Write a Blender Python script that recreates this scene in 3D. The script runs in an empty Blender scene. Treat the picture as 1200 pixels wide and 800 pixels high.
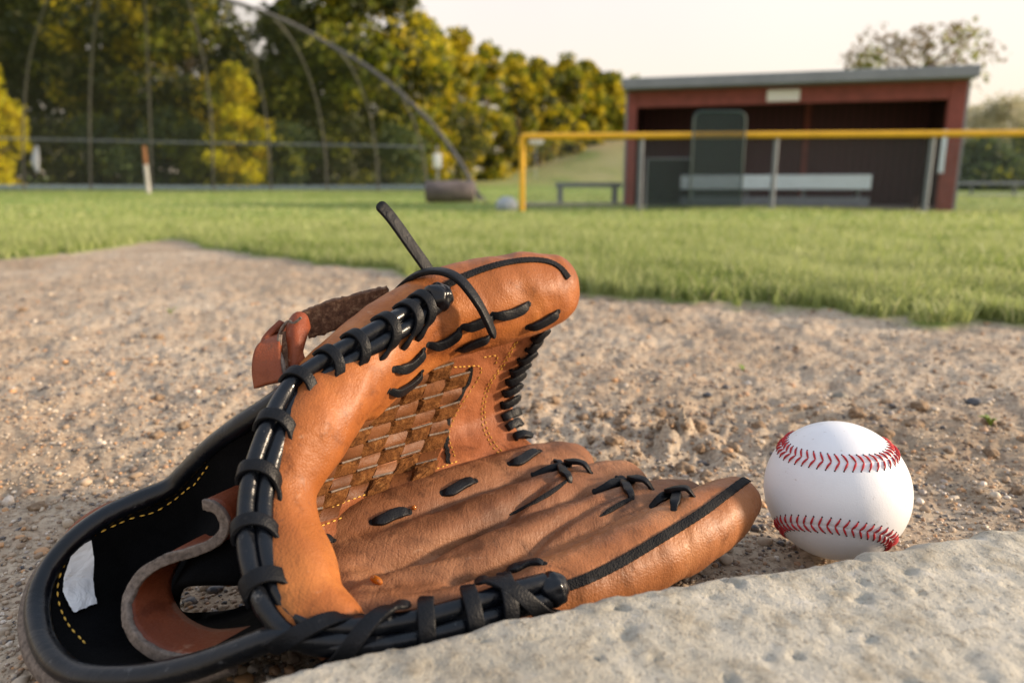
import bpy, bmesh, math, random
import numpy as np
import openvdb as vdb
from mathutils import Vector, Matrix, Euler, noise
from mathutils.bvhtree import BVHTree

random.seed(7)
rng = np.random.default_rng(11)
scene = bpy.context.scene
COL = scene.collection

# ------------------------------------------------------------------ camera
F = 850.0
PITCH = math.radians(12.28)
CAMH = 0.1976
CAM = Vector((0, 0, CAMH))
FWD = Vector((0, math.cos(PITCH), -math.sin(PITCH)))
UP = Vector((0, math.sin(PITCH), math.cos(PITCH)))
cd = bpy.data.cameras.new('camera')
cam = bpy.data.objects.new('camera', cd)
COL.objects.link(cam)
cam.location = CAM
cam.rotation_euler = (math.pi / 2 - PITCH, 0, 0)
cd.sensor_width = 36
cd.lens = F / 1200 * 36
cd.clip_start = 0.01
cd.clip_end = 3000
cd.dof.use_dof = True
cd.dof.focus_distance = 0.36
cd.dof.aperture_fstop = 7.2
cd.dof.aperture_blades = 7
scene.camera = cam


def ray(px, py):
    return FWD + Vector((1, 0, 0)) * ((px - 600) / F) + UP * ((400 - py) / F)


def PY(px, py, Y):
    """point of the place seen in direction px,py at Y metres ahead"""
    d = ray(px, py)
    return CAM + d * (Y / d.y)


def PZ(px, py, z):
    d = ray(px, py)
    return CAM + d * ((z - CAMH) / d.z)


# ------------------------------------------------------------------ helpers
def tag(o, label=None, cat=None, group=None, kind=None):
    if label: o['label'] = label
    if cat: o['category'] = cat
    if group: o['group'] = group
    if kind: o['kind'] = kind
    return o


def link(name, me, mats, parent=None, smooth=True):
    o = bpy.data.objects.new(name, me)
    COL.objects.link(o)
    for m in (mats if isinstance(mats, (list, tuple)) else [mats]):
        me.materials.append(m)
    if smooth and len(me.polygons):
        me.polygons.foreach_set('use_smooth', [True] * len(me.polygons))
    if parent is not None:
        o.parent = parent
        o.matrix_parent_inverse = Matrix.Translation(parent.location).inverted() if parent.type == 'EMPTY' and parent.rotation_euler.z == 0 else parent.matrix_basis.inverted()
    return o


def mesh(name, V, Fc, mats, parent=None, smooth=True):
    me = bpy.data.meshes.new(name)
    me.from_pydata([tuple(v) for v in V], [], [tuple(f) for f in Fc])
    me.update()
    return link(name, me, mats, parent, smooth)


def npmesh(name, V, Q, mats, parent=None, smooth=True, k=None):
    """fast mesh from numpy: V (n,3), Q (m,k) all faces the same size"""
    k = Q.shape[1]
    me = bpy.data.meshes.new(name)
    me.vertices.add(len(V)); me.vertices.foreach_set('co', np.ascontiguousarray(V, dtype=np.float32).ravel())
    me.loops.add(Q.size); me.loops.foreach_set('vertex_index', np.ascontiguousarray(Q, dtype=np.int32).ravel())
    me.polygons.add(len(Q)); me.polygons.foreach_set('loop_start', np.arange(0, Q.size, k, dtype=np.int32))
    me.update(calc_edges=True)
    me.validate()
    return link(name, me, mats, parent, smooth)


def empty(name, loc, label, cat, group=None):
    o = bpy.data.objects.new(name, None)
    o.location = loc
    o.empty_display_size = .05
    COL.objects.link(o)
    return tag(o, label, cat, group)


class MB:
    """collects boxes, tubes and strips into one mesh"""
    def __init__(s):
        s.V = []; s.F = []

    def add(s, V, Fc):
        b = len(s.V)
        s.V += [Vector(v) for v in V]
        s.F += [tuple(i + b for i in f) for f in Fc]

    def box(s, lo, hi, M=None, bev=0.0):
        x0, y0, z0 = lo; x1, y1, z1 = hi
        V = [Vector(v) for v in ((x0, y0, z0), (x1, y0, z0), (x1, y1, z0), (x0, y1, z0), (x0, y0, z1), (x1, y0, z1), (x1, y1, z1), (x0, y1, z1))]
        Fc = [(0, 3, 2, 1), (4, 5, 6, 7), (0, 1, 5, 4), (1, 2, 6, 5), (2, 3, 7, 6), (3, 0, 4, 7)]
        if bev > 0:
            bm = bmesh.new()
            vs = [bm.verts.new(v) for v in V]
            for f in Fc: bm.faces.new([vs[i] for i in f])
            bmesh.ops.bevel(bm, geom=bm.edges[:], offset=bev, segments=2, affect='EDGES', profile=.5)
            bm.verts.index_update()
            V = [v.co.copy() for v in bm.verts]
            Fc = [[v.index for v in f.verts] for f in bm.faces]
            bm.free()
        if M is not None: V = [M @ v for v in V]
        s.add(V, Fc)

    def tube(s, pts, r, n=10, caps=True, flat=None, hint=None, closed=False):
        """round or (flat=(w,t)) flattened sweep along pts; r scalar or list; flat scale list"""
        pts = [Vector(p) for p in pts]
        m = len(pts)
        if closed: T = [(pts[(i + 1) % m] - pts[i - 1]).normalized() for i in range(m)]
        else: T = [(pts[min(i + 1, m - 1)] - pts[max(i - 1, 0)]).normalized() for i in range(m)]
        h = None
        V = []
        for i in range(m):
            if isinstance(hint, list): hh = Vector(hint[i])
            elif hint is not None: hh = Vector(hint)
            else: hh = h if h is not None else (Vector((0, 0, 1)) if abs(T[i].z) < .9 else Vector((1, 0, 0)))
            nrm = hh - T[i] * hh.dot(T[i])
            if nrm.length < 1e-6: nrm = T[i].orthogonal()
            nrm.normalize(); h = nrm
            bi = T[i].cross(nrm)
            rr = r[i] if isinstance(r, (list, tuple, np.ndarray)) else r
            w, t = (flat if flat else (1, 1))
            if flat:   # strap with crisp, slightly eased corners
                e = min(w, t) * .34
                prof = [(w, -t + e), (w, t - e), (w - e * .4, t - e * .35), (w - e * 1.3, t), (-w + e * 1.3, t), (-w + e * .4, t - e * .35), (-w, t - e), (-w, -t + e), (-w + e * .4, -t + e * .35), (-w + e * 1.3, -t), (w - e * 1.3, -t), (w - e * .4, -t + e * .35)]
                n = 12
                for c, sn in prof: V.append(pts[i] + bi * (c * rr) + nrm * (sn * rr))
            else:
                for k in range(n):
                    a = 2 * math.pi * k / n
                    V.append(pts[i] + bi * (math.cos(a) * rr * w) + nrm * (math.sin(a) * rr * t))
        Fc = []
        for i in range(m if closed else m - 1):
            j = (i + 1) % m
            for k in range(n):
                a = i * n + k; b = i * n + (k + 1) % n
                Fc.append((a, b, j * n + (k + 1) % n, j * n + k))
        if caps and not closed:
            Fc.append(tuple(range(n - 1, -1, -1)))
            Fc.append(tuple((m - 1) * n + k for k in range(n)))
        s.add(V, Fc)

    def ell(s, c, ax, rad, seg=10, rings=6):
        """ellipsoid, ax = 3x3 columns"""
        V = []; Fc = []
        for i in range(rings + 1):
            th = math.pi * i / rings
            for k in range(seg):
                ph = 2 * math.pi * k / seg
                V.append(Vector(c) + ax @ Vector((rad[0] * math.sin(th) * math.cos(ph), rad[1] * math.sin(th) * math.sin(ph), rad[2] * math.cos(th))))
        for i in range(rings):
            for k in range(seg):
                Fc.append((i * seg + k, (i + 1) * seg + k, (i + 1) * seg + (k + 1) % seg, i * seg + (k + 1) % seg))
        s.add(V, Fc)

    def build(s, name, mats, parent=None, smooth=True, fix=False):
        o = mesh(name, s.V, s.F, mats, parent, smooth)
        if smooth: o.data.set_sharp_from_angle(angle=math.radians(38))
        if fix:
            bm = bmesh.new(); bm.from_mesh(o.data)
            bmesh.ops.remove_doubles(bm, verts=bm.verts, dist=1e-6)
            bmesh.ops.recalc_face_normals(bm, faces=bm.faces)
            bm.to_mesh(o.data); bm.free()
        return o


def spline(P, n, closed=False):
    """centripetal-ish Catmull-Rom resampled evenly to n points (numpy k-dim)"""
    P = np.array([list(p) for p in P], float)
    m = len(P)
    if closed: Q = np.vstack([P[-1], P, P[0], P[1]])
    else: Q = np.vstack([2 * P[0] - P[1], P, 2 * P[-1] - P[-2]])
    out = []
    segs = m if closed else m - 1
    for i in range(segs):
        p0, p1, p2, p3 = Q[i], Q[i + 1], Q[i + 2], Q[i + 3]
        for t in np.linspace(0, 1, 16, endpoint=False):
            out.append(.5 * ((2 * p1) + (-p0 + p2) * t + (2 * p0 - 5 * p1 + 4 * p2 - p3) * t * t + (-p0 + 3 * p1 - 3 * p2 + p3) * t ** 3))
    if not closed: out.append(P[-1])
    out = np.array(out)
    d = np.r_[0, np.cumsum(np.linalg.norm(np.diff(out[:, :3], axis=0), axis=1))]
    if closed:
        out = np.vstack([out, out[0]]); d = np.r_[d, d[-1] + np.linalg.norm(out[-1, :3] - out[-2, :3])]
        s = np.linspace(0, d[-1], n, endpoint=False)
    else: s = np.linspace(0, d[-1], n)
    return np.stack([np.interp(s, d, out[:, k]) for k in range(out.shape[1])], 1)


def hash2(ix, iy, seed=0):
    h = (ix * 374761393 + iy * 668265263 + seed * 974634777) & 0xffffffff
    h = ((h ^ (h >> 13)) * 1274126177) & 0xffffffff
    return ((h ^ (h >> 16)) & 0xffffff) / float(0xffffff)


def vnoise(x, y, seed=0):
    ix = np.floor(x).astype(np.int64); iy = np.floor(y).astype(np.int64)
    fx = x - ix; fy = y - iy
    fx = fx * fx * (3 - 2 * fx); fy = fy * fy * (3 - 2 * fy)
    a = hash2(ix, iy, seed); b = hash2(ix + 1, iy, seed); c = hash2(ix, iy + 1, seed); d = hash2(ix + 1, iy + 1, seed)
    return (a * (1 - fx) + b * fx) * (1 - fy) + (c * (1 - fx) + d * fx) * fy - .5


def fbm(x, y, oct=4, seed=0):
    s = 0; a = 1; f = 1
    for o in range(oct):
        s = s + a * vnoise(x * f + 17.3 * o, y * f - 9.1 * o, seed + o); a *= .5; f *= 2.03
    return s


def sstep(a, b, x):
    t = np.clip((x - a) / (b - a), 0, 1)
    return t * t * (3 - 2 * t)


# ------------------------------------------------------------------ materials
class NT:
    def __init__(s, name):
        s.m = bpy.data.materials.new(name); s.m.use_nodes = True
        s.t = s.m.node_tree; s.n = s.t.nodes; s.l = s.t.links
        s.b = s.n['Principled BSDF']; s.out = s.n['Material Output']

    def new(s, typ, ins=None, **kw):
        nd = s.n.new(typ)
        for k, v in kw.items(): setattr(nd, k, v)
        for k, v in (ins or {}).items():
            if isinstance(v, bpy.types.NodeSocket): s.l.new(v, nd.inputs[k])
            else: nd.inputs[k].default_value = v
        return nd

    def coord(s, scale=(1, 1, 1), kind='Object'):
        c = s.new('ShaderNodeTexCoord')
        mp = s.new('ShaderNodeMapping', {'Vector': c.outputs[kind], 'Scale': scale})
        return mp.outputs[0]

    def noise(s, vec, scale, detail=4, rough=.55, dist=0):
        return s.new('ShaderNodeTexNoise', {'Vector': vec, 'Scale': scale, 'Detail': detail, 'Roughness': rough, 'Distortion': dist}).outputs['Fac']

    def ramp(s, fac, stops, interp='LINEAR'):
        r = s.new('ShaderNodeValToRGB', {'Fac': fac})
        cr = r.color_ramp; cr.interpolation = interp
        while len(cr.elements) < len(stops): cr.elements.new(.5)
        for e, (p, c) in zip(cr.elements, stops):
            e.position = p
            e.color = (*c, 1) if isinstance(c, tuple) else (c, c, c, 1)
        return r.outputs[0]

    def mix(s, f, a, b, mode='MIX'):
        m = s.new('ShaderNodeMix', data_type='RGBA', blend_type=mode)
        for i, v in ((0, f), (6, a), (7, b)):
            if isinstance(v, bpy.types.NodeSocket): s.l.new(v, m.inputs[i])
            else: m.inputs[i].default_value = v if i == 0 else (*v, 1)
        return m.outputs[2]

    def math(s, op, a, b=0.0, clamp=False):
        m = s.new('ShaderNodeMath', operation=op, use_clamp=clamp)
        for i, v in enumerate((a, b)):
            if isinstance(v, bpy.types.NodeSocket): s.l.new(v, m.inputs[i])
            else: m.inputs[i].default_value = v
        return m.outputs[0]

    def bump(s, h, strength, dist=.001, normal=None):
        b = s.new('ShaderNodeBump', {'Height': h, 'Strength': strength, 'Distance': dist})
        if normal is not None: s.l.new(normal, b.inputs['Normal'])
        return b.outputs[0]

    def set(s, **kw):
        for k, v in kw.items():
            k = k.replace('_', ' ')
            i = s.b.inputs[k]
            if isinstance(v, bpy.types.NodeSocket): s.l.new(v, i)
            elif isinstance(v, tuple) and len(v) == 3: i.default_value = (*v, 1)
            else: i.default_value = v
        return s


def flat(name, c, rough=.6, var=.15, scale=3, metal=0, bumps=0, bscale=50):
    t = NT(name)
    v = t.coord()
    n = t.noise(v, scale, 5)
    dark = tuple(x * (1 - var) for x in c); lite = tuple(min(1, x * (1 + var)) for x in c)
    t.set(Base_Color=t.ramp(n, [(.3, dark), (.7, lite)]), Roughness=rough, Metallic=metal)
    if bumps:
        t.set(Normal=t.bump(t.noise(v, bscale, 4), bumps, .002))
    return t.m


def leather(name, c1, c2, c3, rough=.42, wrinkle=.5, coat=.0):
    """tan glove leather: mottled dye, fine grain, soft creases, darker oily spots"""
    t = NT(name)
    v = t.coord()
    n1 = t.noise(v, 22, 5, .6, .4)
    n2 = t.noise(v, 95, 6, .65, .2)
    n3 = t.noise(v, 9, 3, .5)
    col = t.ramp(n1, [(.28, c1), (.5, c2), (.74, c3)])
    col = t.mix(t.ramp(n2, [(.52, 0.0), (.75, .5)]), col, tuple(x * .62 for x in c1))
    col = t.mix(t.ramp(n3, [(.57, 0.0), (.66, .55)]), col, tuple(x * .72 for x in c2))
    sp = t.noise(v, 210, 3, .6)
    col = t.mix(t.ramp(sp, [(.66, 0.0), (.72, .45)]), col, (.12, .05, .025))
    st_ = t.noise(t.coord((1, 1, 1)), 30, 6, .7, .8)
    col = t.mix(t.ramp(st_, [(.56, 0.0), (.63, .5), (.70, .62)]), col, tuple(x * .5 for x in c1))
    cre = t.new('ShaderNodeTexVoronoi', {'Vector': t.mix(.035, t.new('ShaderNodeTexCoord').outputs['Object'], (0, 0, 0)), 'Scale': 105.0}, feature='DISTANCE_TO_EDGE')
    wv = t.new('ShaderNodeTexNoise', {'Vector': t.new('ShaderNodeTexCoord').outputs['Object'], 'Scale': 30.0, 'Detail': 4.0}).outputs['Color']
    wv2 = t.new('ShaderNodeVectorMath', {0: t.new('ShaderNodeTexCoord').outputs['Object'], 1: t.new('ShaderNodeVectorMath', {0: wv}, operation='SCALE').outputs[0]}, operation='ADD')
    wv2.inputs[1].links[0].from_node.inputs['Scale'].default_value = .045
    t.l.new(wv2.outputs[0], cre.inputs['Vector'])
    crease = t.ramp(cre.outputs['Distance'], [(0, 1.0), (.035, .25), (.09, 0.0)])
    crm = t.math('MULTIPLY', crease, t.ramp(n1, [(.45, 0.0), (.62, 1.0)]))
    col = t.mix(t.math('MULTIPLY', crm, min(1.0, wrinkle * .5)), col, tuple(x * .6 for x in c1))
    # pale scuffs
    sc = t.noise(t.coord((1, 1.5, 4)), 60, 4, .7)
    col = t.mix(t.ramp(sc, [(.66, 0.0), (.78, .35)]), col, (.62, .42, .28))
    t.set(Base_Color=col)
    t.set(Roughness=t.math('ADD', t.math('MULTIPLY', n2, .36), rough - .14))
    vor = t.new('ShaderNodeTexVoronoi', {'Vector': v, 'Scale': 900.0}, feature='F1').outputs['Distance']
    vor2 = t.new('ShaderNodeTexVoronoi', {'Vector': v, 'Scale': 420.0}, feature='DISTANCE_TO_EDGE').outputs['Distance']
    b = t.bump(vor, .35, .0004)
    b = t.bump(t.ramp(vor2, [(0, 0.0), (.08, 1.0)]), .18, .0003, b)
    wr = t.noise(t.new('ShaderNodeMapping', {'Vector': t.new('ShaderNodeTexCoord').outputs['Object'], 'Rotation': (0, 0, math.radians(-48)), 'Scale': (3.2, .8, 1)}).outputs[0], 75, 6, .62, 1.2)
    b = t.bump(wr, wrinkle, .0016, b)
    wr2 = t.noise(v, 34, 3, .55, 1.5)
    b = t.bump(wr2, .12 * wrinkle + .03, .003, b)
    b = t.bump(t.math('MULTIPLY', crm, -1.0), min(1, wrinkle * .5), .0007, b)
    t.set(Normal=b)
    t.b.inputs['Specular IOR Level'].default_value = .24
    t.b.inputs['Coat Weight'].default_value = coat
    t.b.inputs['Coat Roughness'].default_value = .3
    return t.m


M = {}
M['thumb_leather'] = leather('thumb_leather', (.175, .050, .014), (.31, .100, .025), (.43, .160, .042), .46, .18, .04)
M['palm_leather'] = leather('palm_leather', (.105, .040, .017), (.20, .082, .036), (.31, .145, .070), .52, .38, .0)
M['pinky_leather'] = leather('pinky_leather', (.18, .064, .022), (.30, .115, .042), (.40, .175, .072), .44, .25, .04)
M['web_leather'] = leather('web_leather', (.18, .055, .021), (.28, .095, .037), (.35, .135, .055), .5, .25)
M['strap_leather'] = leather('strap_leather', (.12, .026, .010), (.19, .045, .017), (.24, .066, .026), .45, .2)


def mk_black(name, c, rough, grain, coat=.3, scuff=.3):
    t = NT(name)
    v = t.coord()
    n = t.noise(v, 70, 5, .6)
    col = t.ramp(n, [(.3, tuple(x * .6 for x in c)), (.7, tuple(x * 1.5 for x in c))])
    s = t.noise(t.coord((1, 1, 1)), 130, 5, .72)
    col = t.mix(t.ramp(s, [(.64, 0.0), (.74, scuff)]), col, (.22, .22, .22))
    t.set(Base_Color=col, Roughness=t.math('ADD', t.math('MULTIPLY', s, .3), rough - .12))
    t.b.inputs['Coat Weight'].default_value = coat
    t.b.inputs['Coat Roughness'].default_value = .22
    vor = t.new('ShaderNodeTexVoronoi', {'Vector': v, 'Scale': 1100.0}).outputs['Distance']
    b = t.bump(vor, grain, .0004)
    b = t.bump(t.noise(v, 120, 4, .6, .8), .16, .0010, b)
    b = t.bump(t.noise(v, 48, 3, .55, 2.0), .30, .0022, b)
    t.set(Normal=b)
    return t.m


M['binding'] = mk_black('binding', (.003, .004, .0065), .27, .10, .12, .45)
M['lace'] = mk_black('lace', (.004, .0048, .0068), .46, .3, .0, .12)
for _k, _s in (('lace', .20), ('binding', .26)): M[_k].node_tree.nodes['Principled BSDF'].inputs['Specular IOR Level'].default_value = _s
_b = M['binding'].node_tree.nodes['Principled BSDF']; _b.inputs['Coat Weight'].default_value = .24; _b.inputs['Coat Roughness'].default_value = .10
M['lining'] = mk_black('lining', (.0022, .0022, .0025), .9, .5, 0, .01)
M['lining'].node_tree.nodes['Principled BSDF'].inputs['Specular IOR Level'].default_value = .08
M['welt'] = mk_black('welt', (.006, .006, .007), .75, 1.0, 0, .2)
_t = NT('suede')
_v = _t.coord()
_n = _t.noise(_v, 260, 6, .75)
_n2 = _t.noise(_v, 60, 4, .6)
_c = _t.ramp(_n, [(.35, (.045, .017, .006)), (.55, (.14, .056, .017)), (.74, (.29, .145, .052))])
_c = _t.mix(_t.ramp(_n2, [(.4, 0.0), (.65, .35)]), _c, (.16, .060, .018))
_t.set(Base_Color=_c, Roughness=.95, Normal=_t.bump(_n, 1.0, .0015)); _t.b.inputs['Specular IOR Level'].default_value = .1
M['suede'] = _t.m
_t = NT('strap_suede')
_v = _t.coord()
_n = _t.noise(_v, 330, 6, .8)
_t.set(Base_Color=_t.ramp(_n, [(.33, (.045, .020, .012)), (.52, (.14, .07, .04)), (.7, (.36, .24, .15))]), Roughness=.95, Normal=_t.bump(_n, 1.0, .0012))
M['strap_suede'] = _t.m
_t = NT('grey_suede_edge')
_v = _t.coord()
_n = _t.noise(_v, 420, 5, .7)
_t.set(Base_Color=_t.ramp(_n, [(.33, (.075, .058, .048)), (.7, (.24, .19, .155))]), Roughness=.95, Normal=_t.bump(_n, .8, .001))
M['raw_edge'] = _t.m
M['weave_leather'] = leather('weave_leather', (.075, .027, .010), (.125, .046, .017), (.175, .070, .027), .5, .25)  # darker than the web leather: shade of the pocket put into its colour
M['welt'].node_tree.nodes['Principled BSDF'].inputs['Specular IOR Level'].default_value = .2
M['stitch'] = flat('stitch_thread', (.62, .36, .05), .6, .25, 300)
_t = NT('label_cloth')
_v = _t.coord()
_t.set(Base_Color=_t.ramp(_t.noise(_v, 60, 4), [(.3, (.55, .56, .58)), (.7, (.78, .78, .78))]), Roughness=.85, Normal=_t.bump(_t.noise(_v, 90, 3, .5, 1.5), .5, .004))
M['label'] = _t.m
_t = NT('resin'); _t.set(Base_Color=(.65, .20, .02), Roughness=.08); _t.b.inputs['Transmission Weight'].default_value = .5
M['resin'] = _t.m
# ================================================================== THE GLOVE
GL = empty('baseball_glove', (-.03, .33, 0), 'tan leather baseball glove with black laces lying open beside the white ball', 'baseball glove')


def chain_sdf(G, pts, step=.004, lat=None, latscale=1.0):
    """distance field of a tapered padded roll along pts (x,y,z,r)"""
    P = np.array(pts, float)
    n = max(6, int(np.sum(np.linalg.norm(np.diff(P[:, :3], axis=0), axis=1)) / step))
    S = spline(P, n)
    S[:, 3] = np.maximum(S[:, 3], .004)
    X, Y, Z = G
    D = np.full(X.shape, 1e3, np.float32)
    if lat is not None:
        L = np.array(lat, float); L /= np.linalg.norm(L)
        k = 1 / latscale - 1
    for i in range(len(S) - 1):
        a = S[i]; b = S[i + 1]
        R = max(a[3], b[3]) * latscale + .02
        lo = np.minimum(a[:3], b[:3]) - R; hi = np.maximum(a[:3], b[:3]) + R
        ix = slice(*np.searchsorted(X[:, 0, 0], [lo[0], hi[0]])); iy = slice(*np.searchsorted(Y[0, :, 0], [lo[1], hi[1]])); iz = slice(*np.searchsorted(Z[0, 0, :], [lo[2], hi[2]]))
        x = X[ix, iy, iz] - a[0]; y = Y[ix, iy, iz] - a[1]; z = Z[ix, iy, iz] - a[2]
        ab = b[:3] - a[:3]
        if lat is not None:
            dl = (x * L[0] + y * L[1] + z * L[2]) * k
            x = x + dl * L[0]; y = y + dl * L[1]; z = z + dl * L[2]
            ab = ab + L * (ab @ L) * k
        t = np.clip((x * ab[0] + y * ab[1] + z * ab[2]) / (ab @ ab + 1e-12), 0, 1)
        d = np.sqrt((x - t * ab[0]) ** 2 + (y - t * ab[1]) ** 2 + (z - t * ab[2]) ** 2) - (a[3] + (b[3] - a[3]) * t)
        D[ix, iy, iz] = np.minimum(D[ix, iy, iz], d)
    return D


def smin(a, b, k):
    h = np.clip(.5 + .5 * (b - a) / k, 0, 1)
    return b + (a - b) * h - k * h * (1 - h)


def grid(lo, hi, s):
    ax = [np.arange(lo[i], hi[i], s, dtype=np.float32) for i in range(3)]
    return np.meshgrid(*ax, indexing='ij')


def meshify(D, lo, s):
    g = vdb.FloatGrid(background=.03)
    g.copyFromArray(np.minimum(D, .03).astype(np.float32))
    V, Q = g.convertToQuads(0.0)
    return V * s + np.array(lo), Q[:, ::-1]


def relax(V, Q, it=2, lam=.5):
    E = np.vstack([Q[:, [0, 1]], Q[:, [1, 2]], Q[:, [2, 3]], Q[:, [3, 0]]])
    E = np.vstack([E, E[:, ::-1]])
    cnt = np.bincount(E[:, 0], minlength=len(V))[:, None]
    for _ in range(it):
        for l in (lam, -lam * 1.02):
            A = np.stack([np.bincount(E[:, 0], weights=V[E[:, 1], k], minlength=len(V)) for k in range(3)], 1) / np.maximum(cnt, 1)
            V = V + (A - V) * l
    return V


def PZr(px, py, z, r):
    return (*PZ(px, py, z), r)


def PYr(px, py, Y, r):
    return (*PY(px, py, Y), r)


# ---- fingers and palm: four padded finger stalls that melt into the palm
index_f = [PZr(668, 546, .024, .0145), PZr(648, 552, .025, .018), PZr(600, 568, .025, .0195), PZr(540, 588, .025, .0195), PZr(470, 613, .024, .019), PZr(400, 642, .021, .018), PZr(360, 668, .018, .017)]
middle_f = [PZr(728, 571, .024, .0155), PZr(700, 578, .024, .0175), PZr(655, 594, .024, .019), PZr(600, 615, .0235, .0195), PZr(530, 641, .022, .0185), PZr(450, 668, .019, .017), PZr(380, 695, .017, .016)]
ring_f = [PZr(800, 592, .024, .0145), PZr(770, 600, .024, .017), PZr(722, 617, .024, .0185), PZr(660, 640, .023, .0185), PZr(590, 664, .021, .0175), PZr(510, 690, .018, .016), PZr(430, 715, .016, .0155)]
pinky_f = [PZr(862, 586, .034, .0128), PZr(838, 604, .030, .0165), PZr(800, 627, .027, .0178), PZr(745, 655, .0245, .0175), PZr(690, 680, .023, .0165), PZr(630, 699, .022, .0150), PZr(560, 713, .022, .0138), PZr(480, 727, .022, .0130), PZr(400, 738, .021, .013)]
LO = (-.125, .205, -.012); HI = (.155, .52, .085); VS = .00125
G = grid(LO, HI, VS)
lat = (-.72, .69, 0)
Dk = (.0085 * (1 - sstep(-.10, -.03, G[0] * .75 + (G[1] - .36) * .5)) + .0016).astype(np.float32)
D = chain_sdf(G, index_f, lat=lat, latscale=1.10)
for f_ in (middle_f, ring_f):
    D = smin(D, chain_sdf(G, f_, lat=lat, latscale=1.10), Dk)
Dp = chain_sdf(G, pinky_f, lat=lat, latscale=1.03)
D = smin(D, Dp, Dk)
floor_pad = chain_sdf(G, [PZr(370, 655, .010, .012), PZr(400, 700, .011, .013), PZr(470, 700, .012, .012), PZr(560, 670, .012, .010)], lat=lat, latscale=1.8)
D = smin(D, floor_pad, .008)


def groove(D, pts, depth, width):
    """press a crease into the leather along a curve of surface points"""
    S = spline(pts, 60)
    X, Y, Z = G
    lo = S.min(0) - width * 3; hi = S.max(0) + width * 3
    ix = slice(*np.searchsorted(X[:, 0, 0], [lo[0], hi[0]])); iy = slice(*np.searchsorted(Y[0, :, 0], [lo[1], hi[1]]))
    x = X[ix, iy, :]; y = Y[ix, iy, :]
    m = np.full(x.shape, 1e3, np.float32); tt = np.zeros(x.shape, np.float32)
    for i, p in enumerate(S):
        d = (x - p[0]) ** 2 + (y - p[1]) ** 2
        b = d < m
        m[b] = d[b]; tt[b] = i / (len(S) - 1)
    D[ix, iy, :] += depth * np.exp(-m / width ** 2) * np.sin(np.clip(tt, 0.02, .98) * np.pi) ** .6
    return D


D = groove(D, [PZ(400, 706, .034), PZ(450, 712, .034), PZ(500, 700, .034), PZ(545, 683, .036), PZ(620, 655, .038)], .0045, .0045)
D = groove(D, [PZ(395, 660, .034), PZ(450, 652, .034), PZ(510, 650, .034), PZ(570, 632, .038)], .0030, .004)
D = groove(D, [PZ(470, 735, .034), PZ(430, 722, .034), PZ(396, 718, .034)], .003, .003)
D = groove(D, [PZ(640, 628, .04), PZ(600, 650, .038), PZ(540, 672, .036)], .0012, .003)
D = groove(D, [PZ(560, 545, .04), PZ(600, 560, .038), PZ(640, 560, .036)], .0012, .003)
D = groove(D, [PZ(668, 560, .036), PZ(597, 603, .036), PZ(520, 633, .036), PZ(450, 658, .034), PZ(395, 682, .033)], .0050, .0038)
D = groove(D, [PZ(745, 581, .036), PZ(680, 608, .036), PZ(600, 646, .036), PZ(520, 680, .034), PZ(450, 704, .032)], .0050, .0038)
nz = (fbm(G[0][:, :, 0] * 90, G[1][:, :, 0] * 90, 3, 3) * .0011).astype(np.float32)
D = D + nz[:, :, None]
V, Q = meshify(D, LO, VS)
V = relax(V, Q, 3)
V[:, 2] = np.maximum(V[:, 2], .0005 + 0 * V[:, 2])
BV = {}
BV['palm'] = BVHTree.FromPolygons([tuple(v) for v in V], [tuple(q) for q in Q])

# split the shell into palm and the four finger stalls, keeping one smooth set of normals
fc = V[Q].mean(1)


def near_chain(P, pts):
    S = spline(pts, 80)
    d = np.full(len(P), 1e9); t = np.zeros(len(P))
    for i, p in enumerate(S):
        dd = ((P - p[:3]) ** 2).sum(1) - 0 * p[3]
        b = dd < d; d[b] = dd[b]; t[b] = i / 79
    return np.sqrt(d), t


nd = [near_chain(fc, c) for c in (index_f, middle_f, ring_f, pinky_f)]
dist = np.stack([a[0] for a in nd], 1) - np.array([.0195, .019, .0185, .021]) * .5
which = dist.argmin(1)
tt = np.stack([a[1] for a in nd], 1)[np.arange(len(fc)), which]
lim = np.array([.55, .52, .52, .60])
part_id = np.where(tt < lim[which], which + 1, 0)
tmp = bpy.data.meshes.new('tmp')
tmp.from_pydata([tuple(v) for v in V], [], [tuple(q) for q in Q]); tmp.update()
VN = np.zeros(len(V) * 3, np.float32); tmp.vertices.foreach_get('normal', VN); VN = VN.reshape(-1, 3)
bpy.data.meshes.remove(tmp)
names = ['palm', 'finger_stall', 'finger_stall', 'finger_stall', 'finger_stall']
GP = {}
for k in range(5):
    q = Q[part_id == k]
    used = np.unique(q); remap = np.zeros(len(V), int); remap[used] = np.arange(len(used))
    o = npmesh(names[k], V[used], remap[q], M['palm_leather'] if k != 4 else M['pinky_leather'], GL)
    if len(o.data.vertices) == len(used):
        o.data.normals_split_custom_set_from_vertices([tuple(x) for x in VN[used]])
    GP[k] = o
GP[4]['label'] = 'smooth orange little finger stall with black welt'

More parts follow.
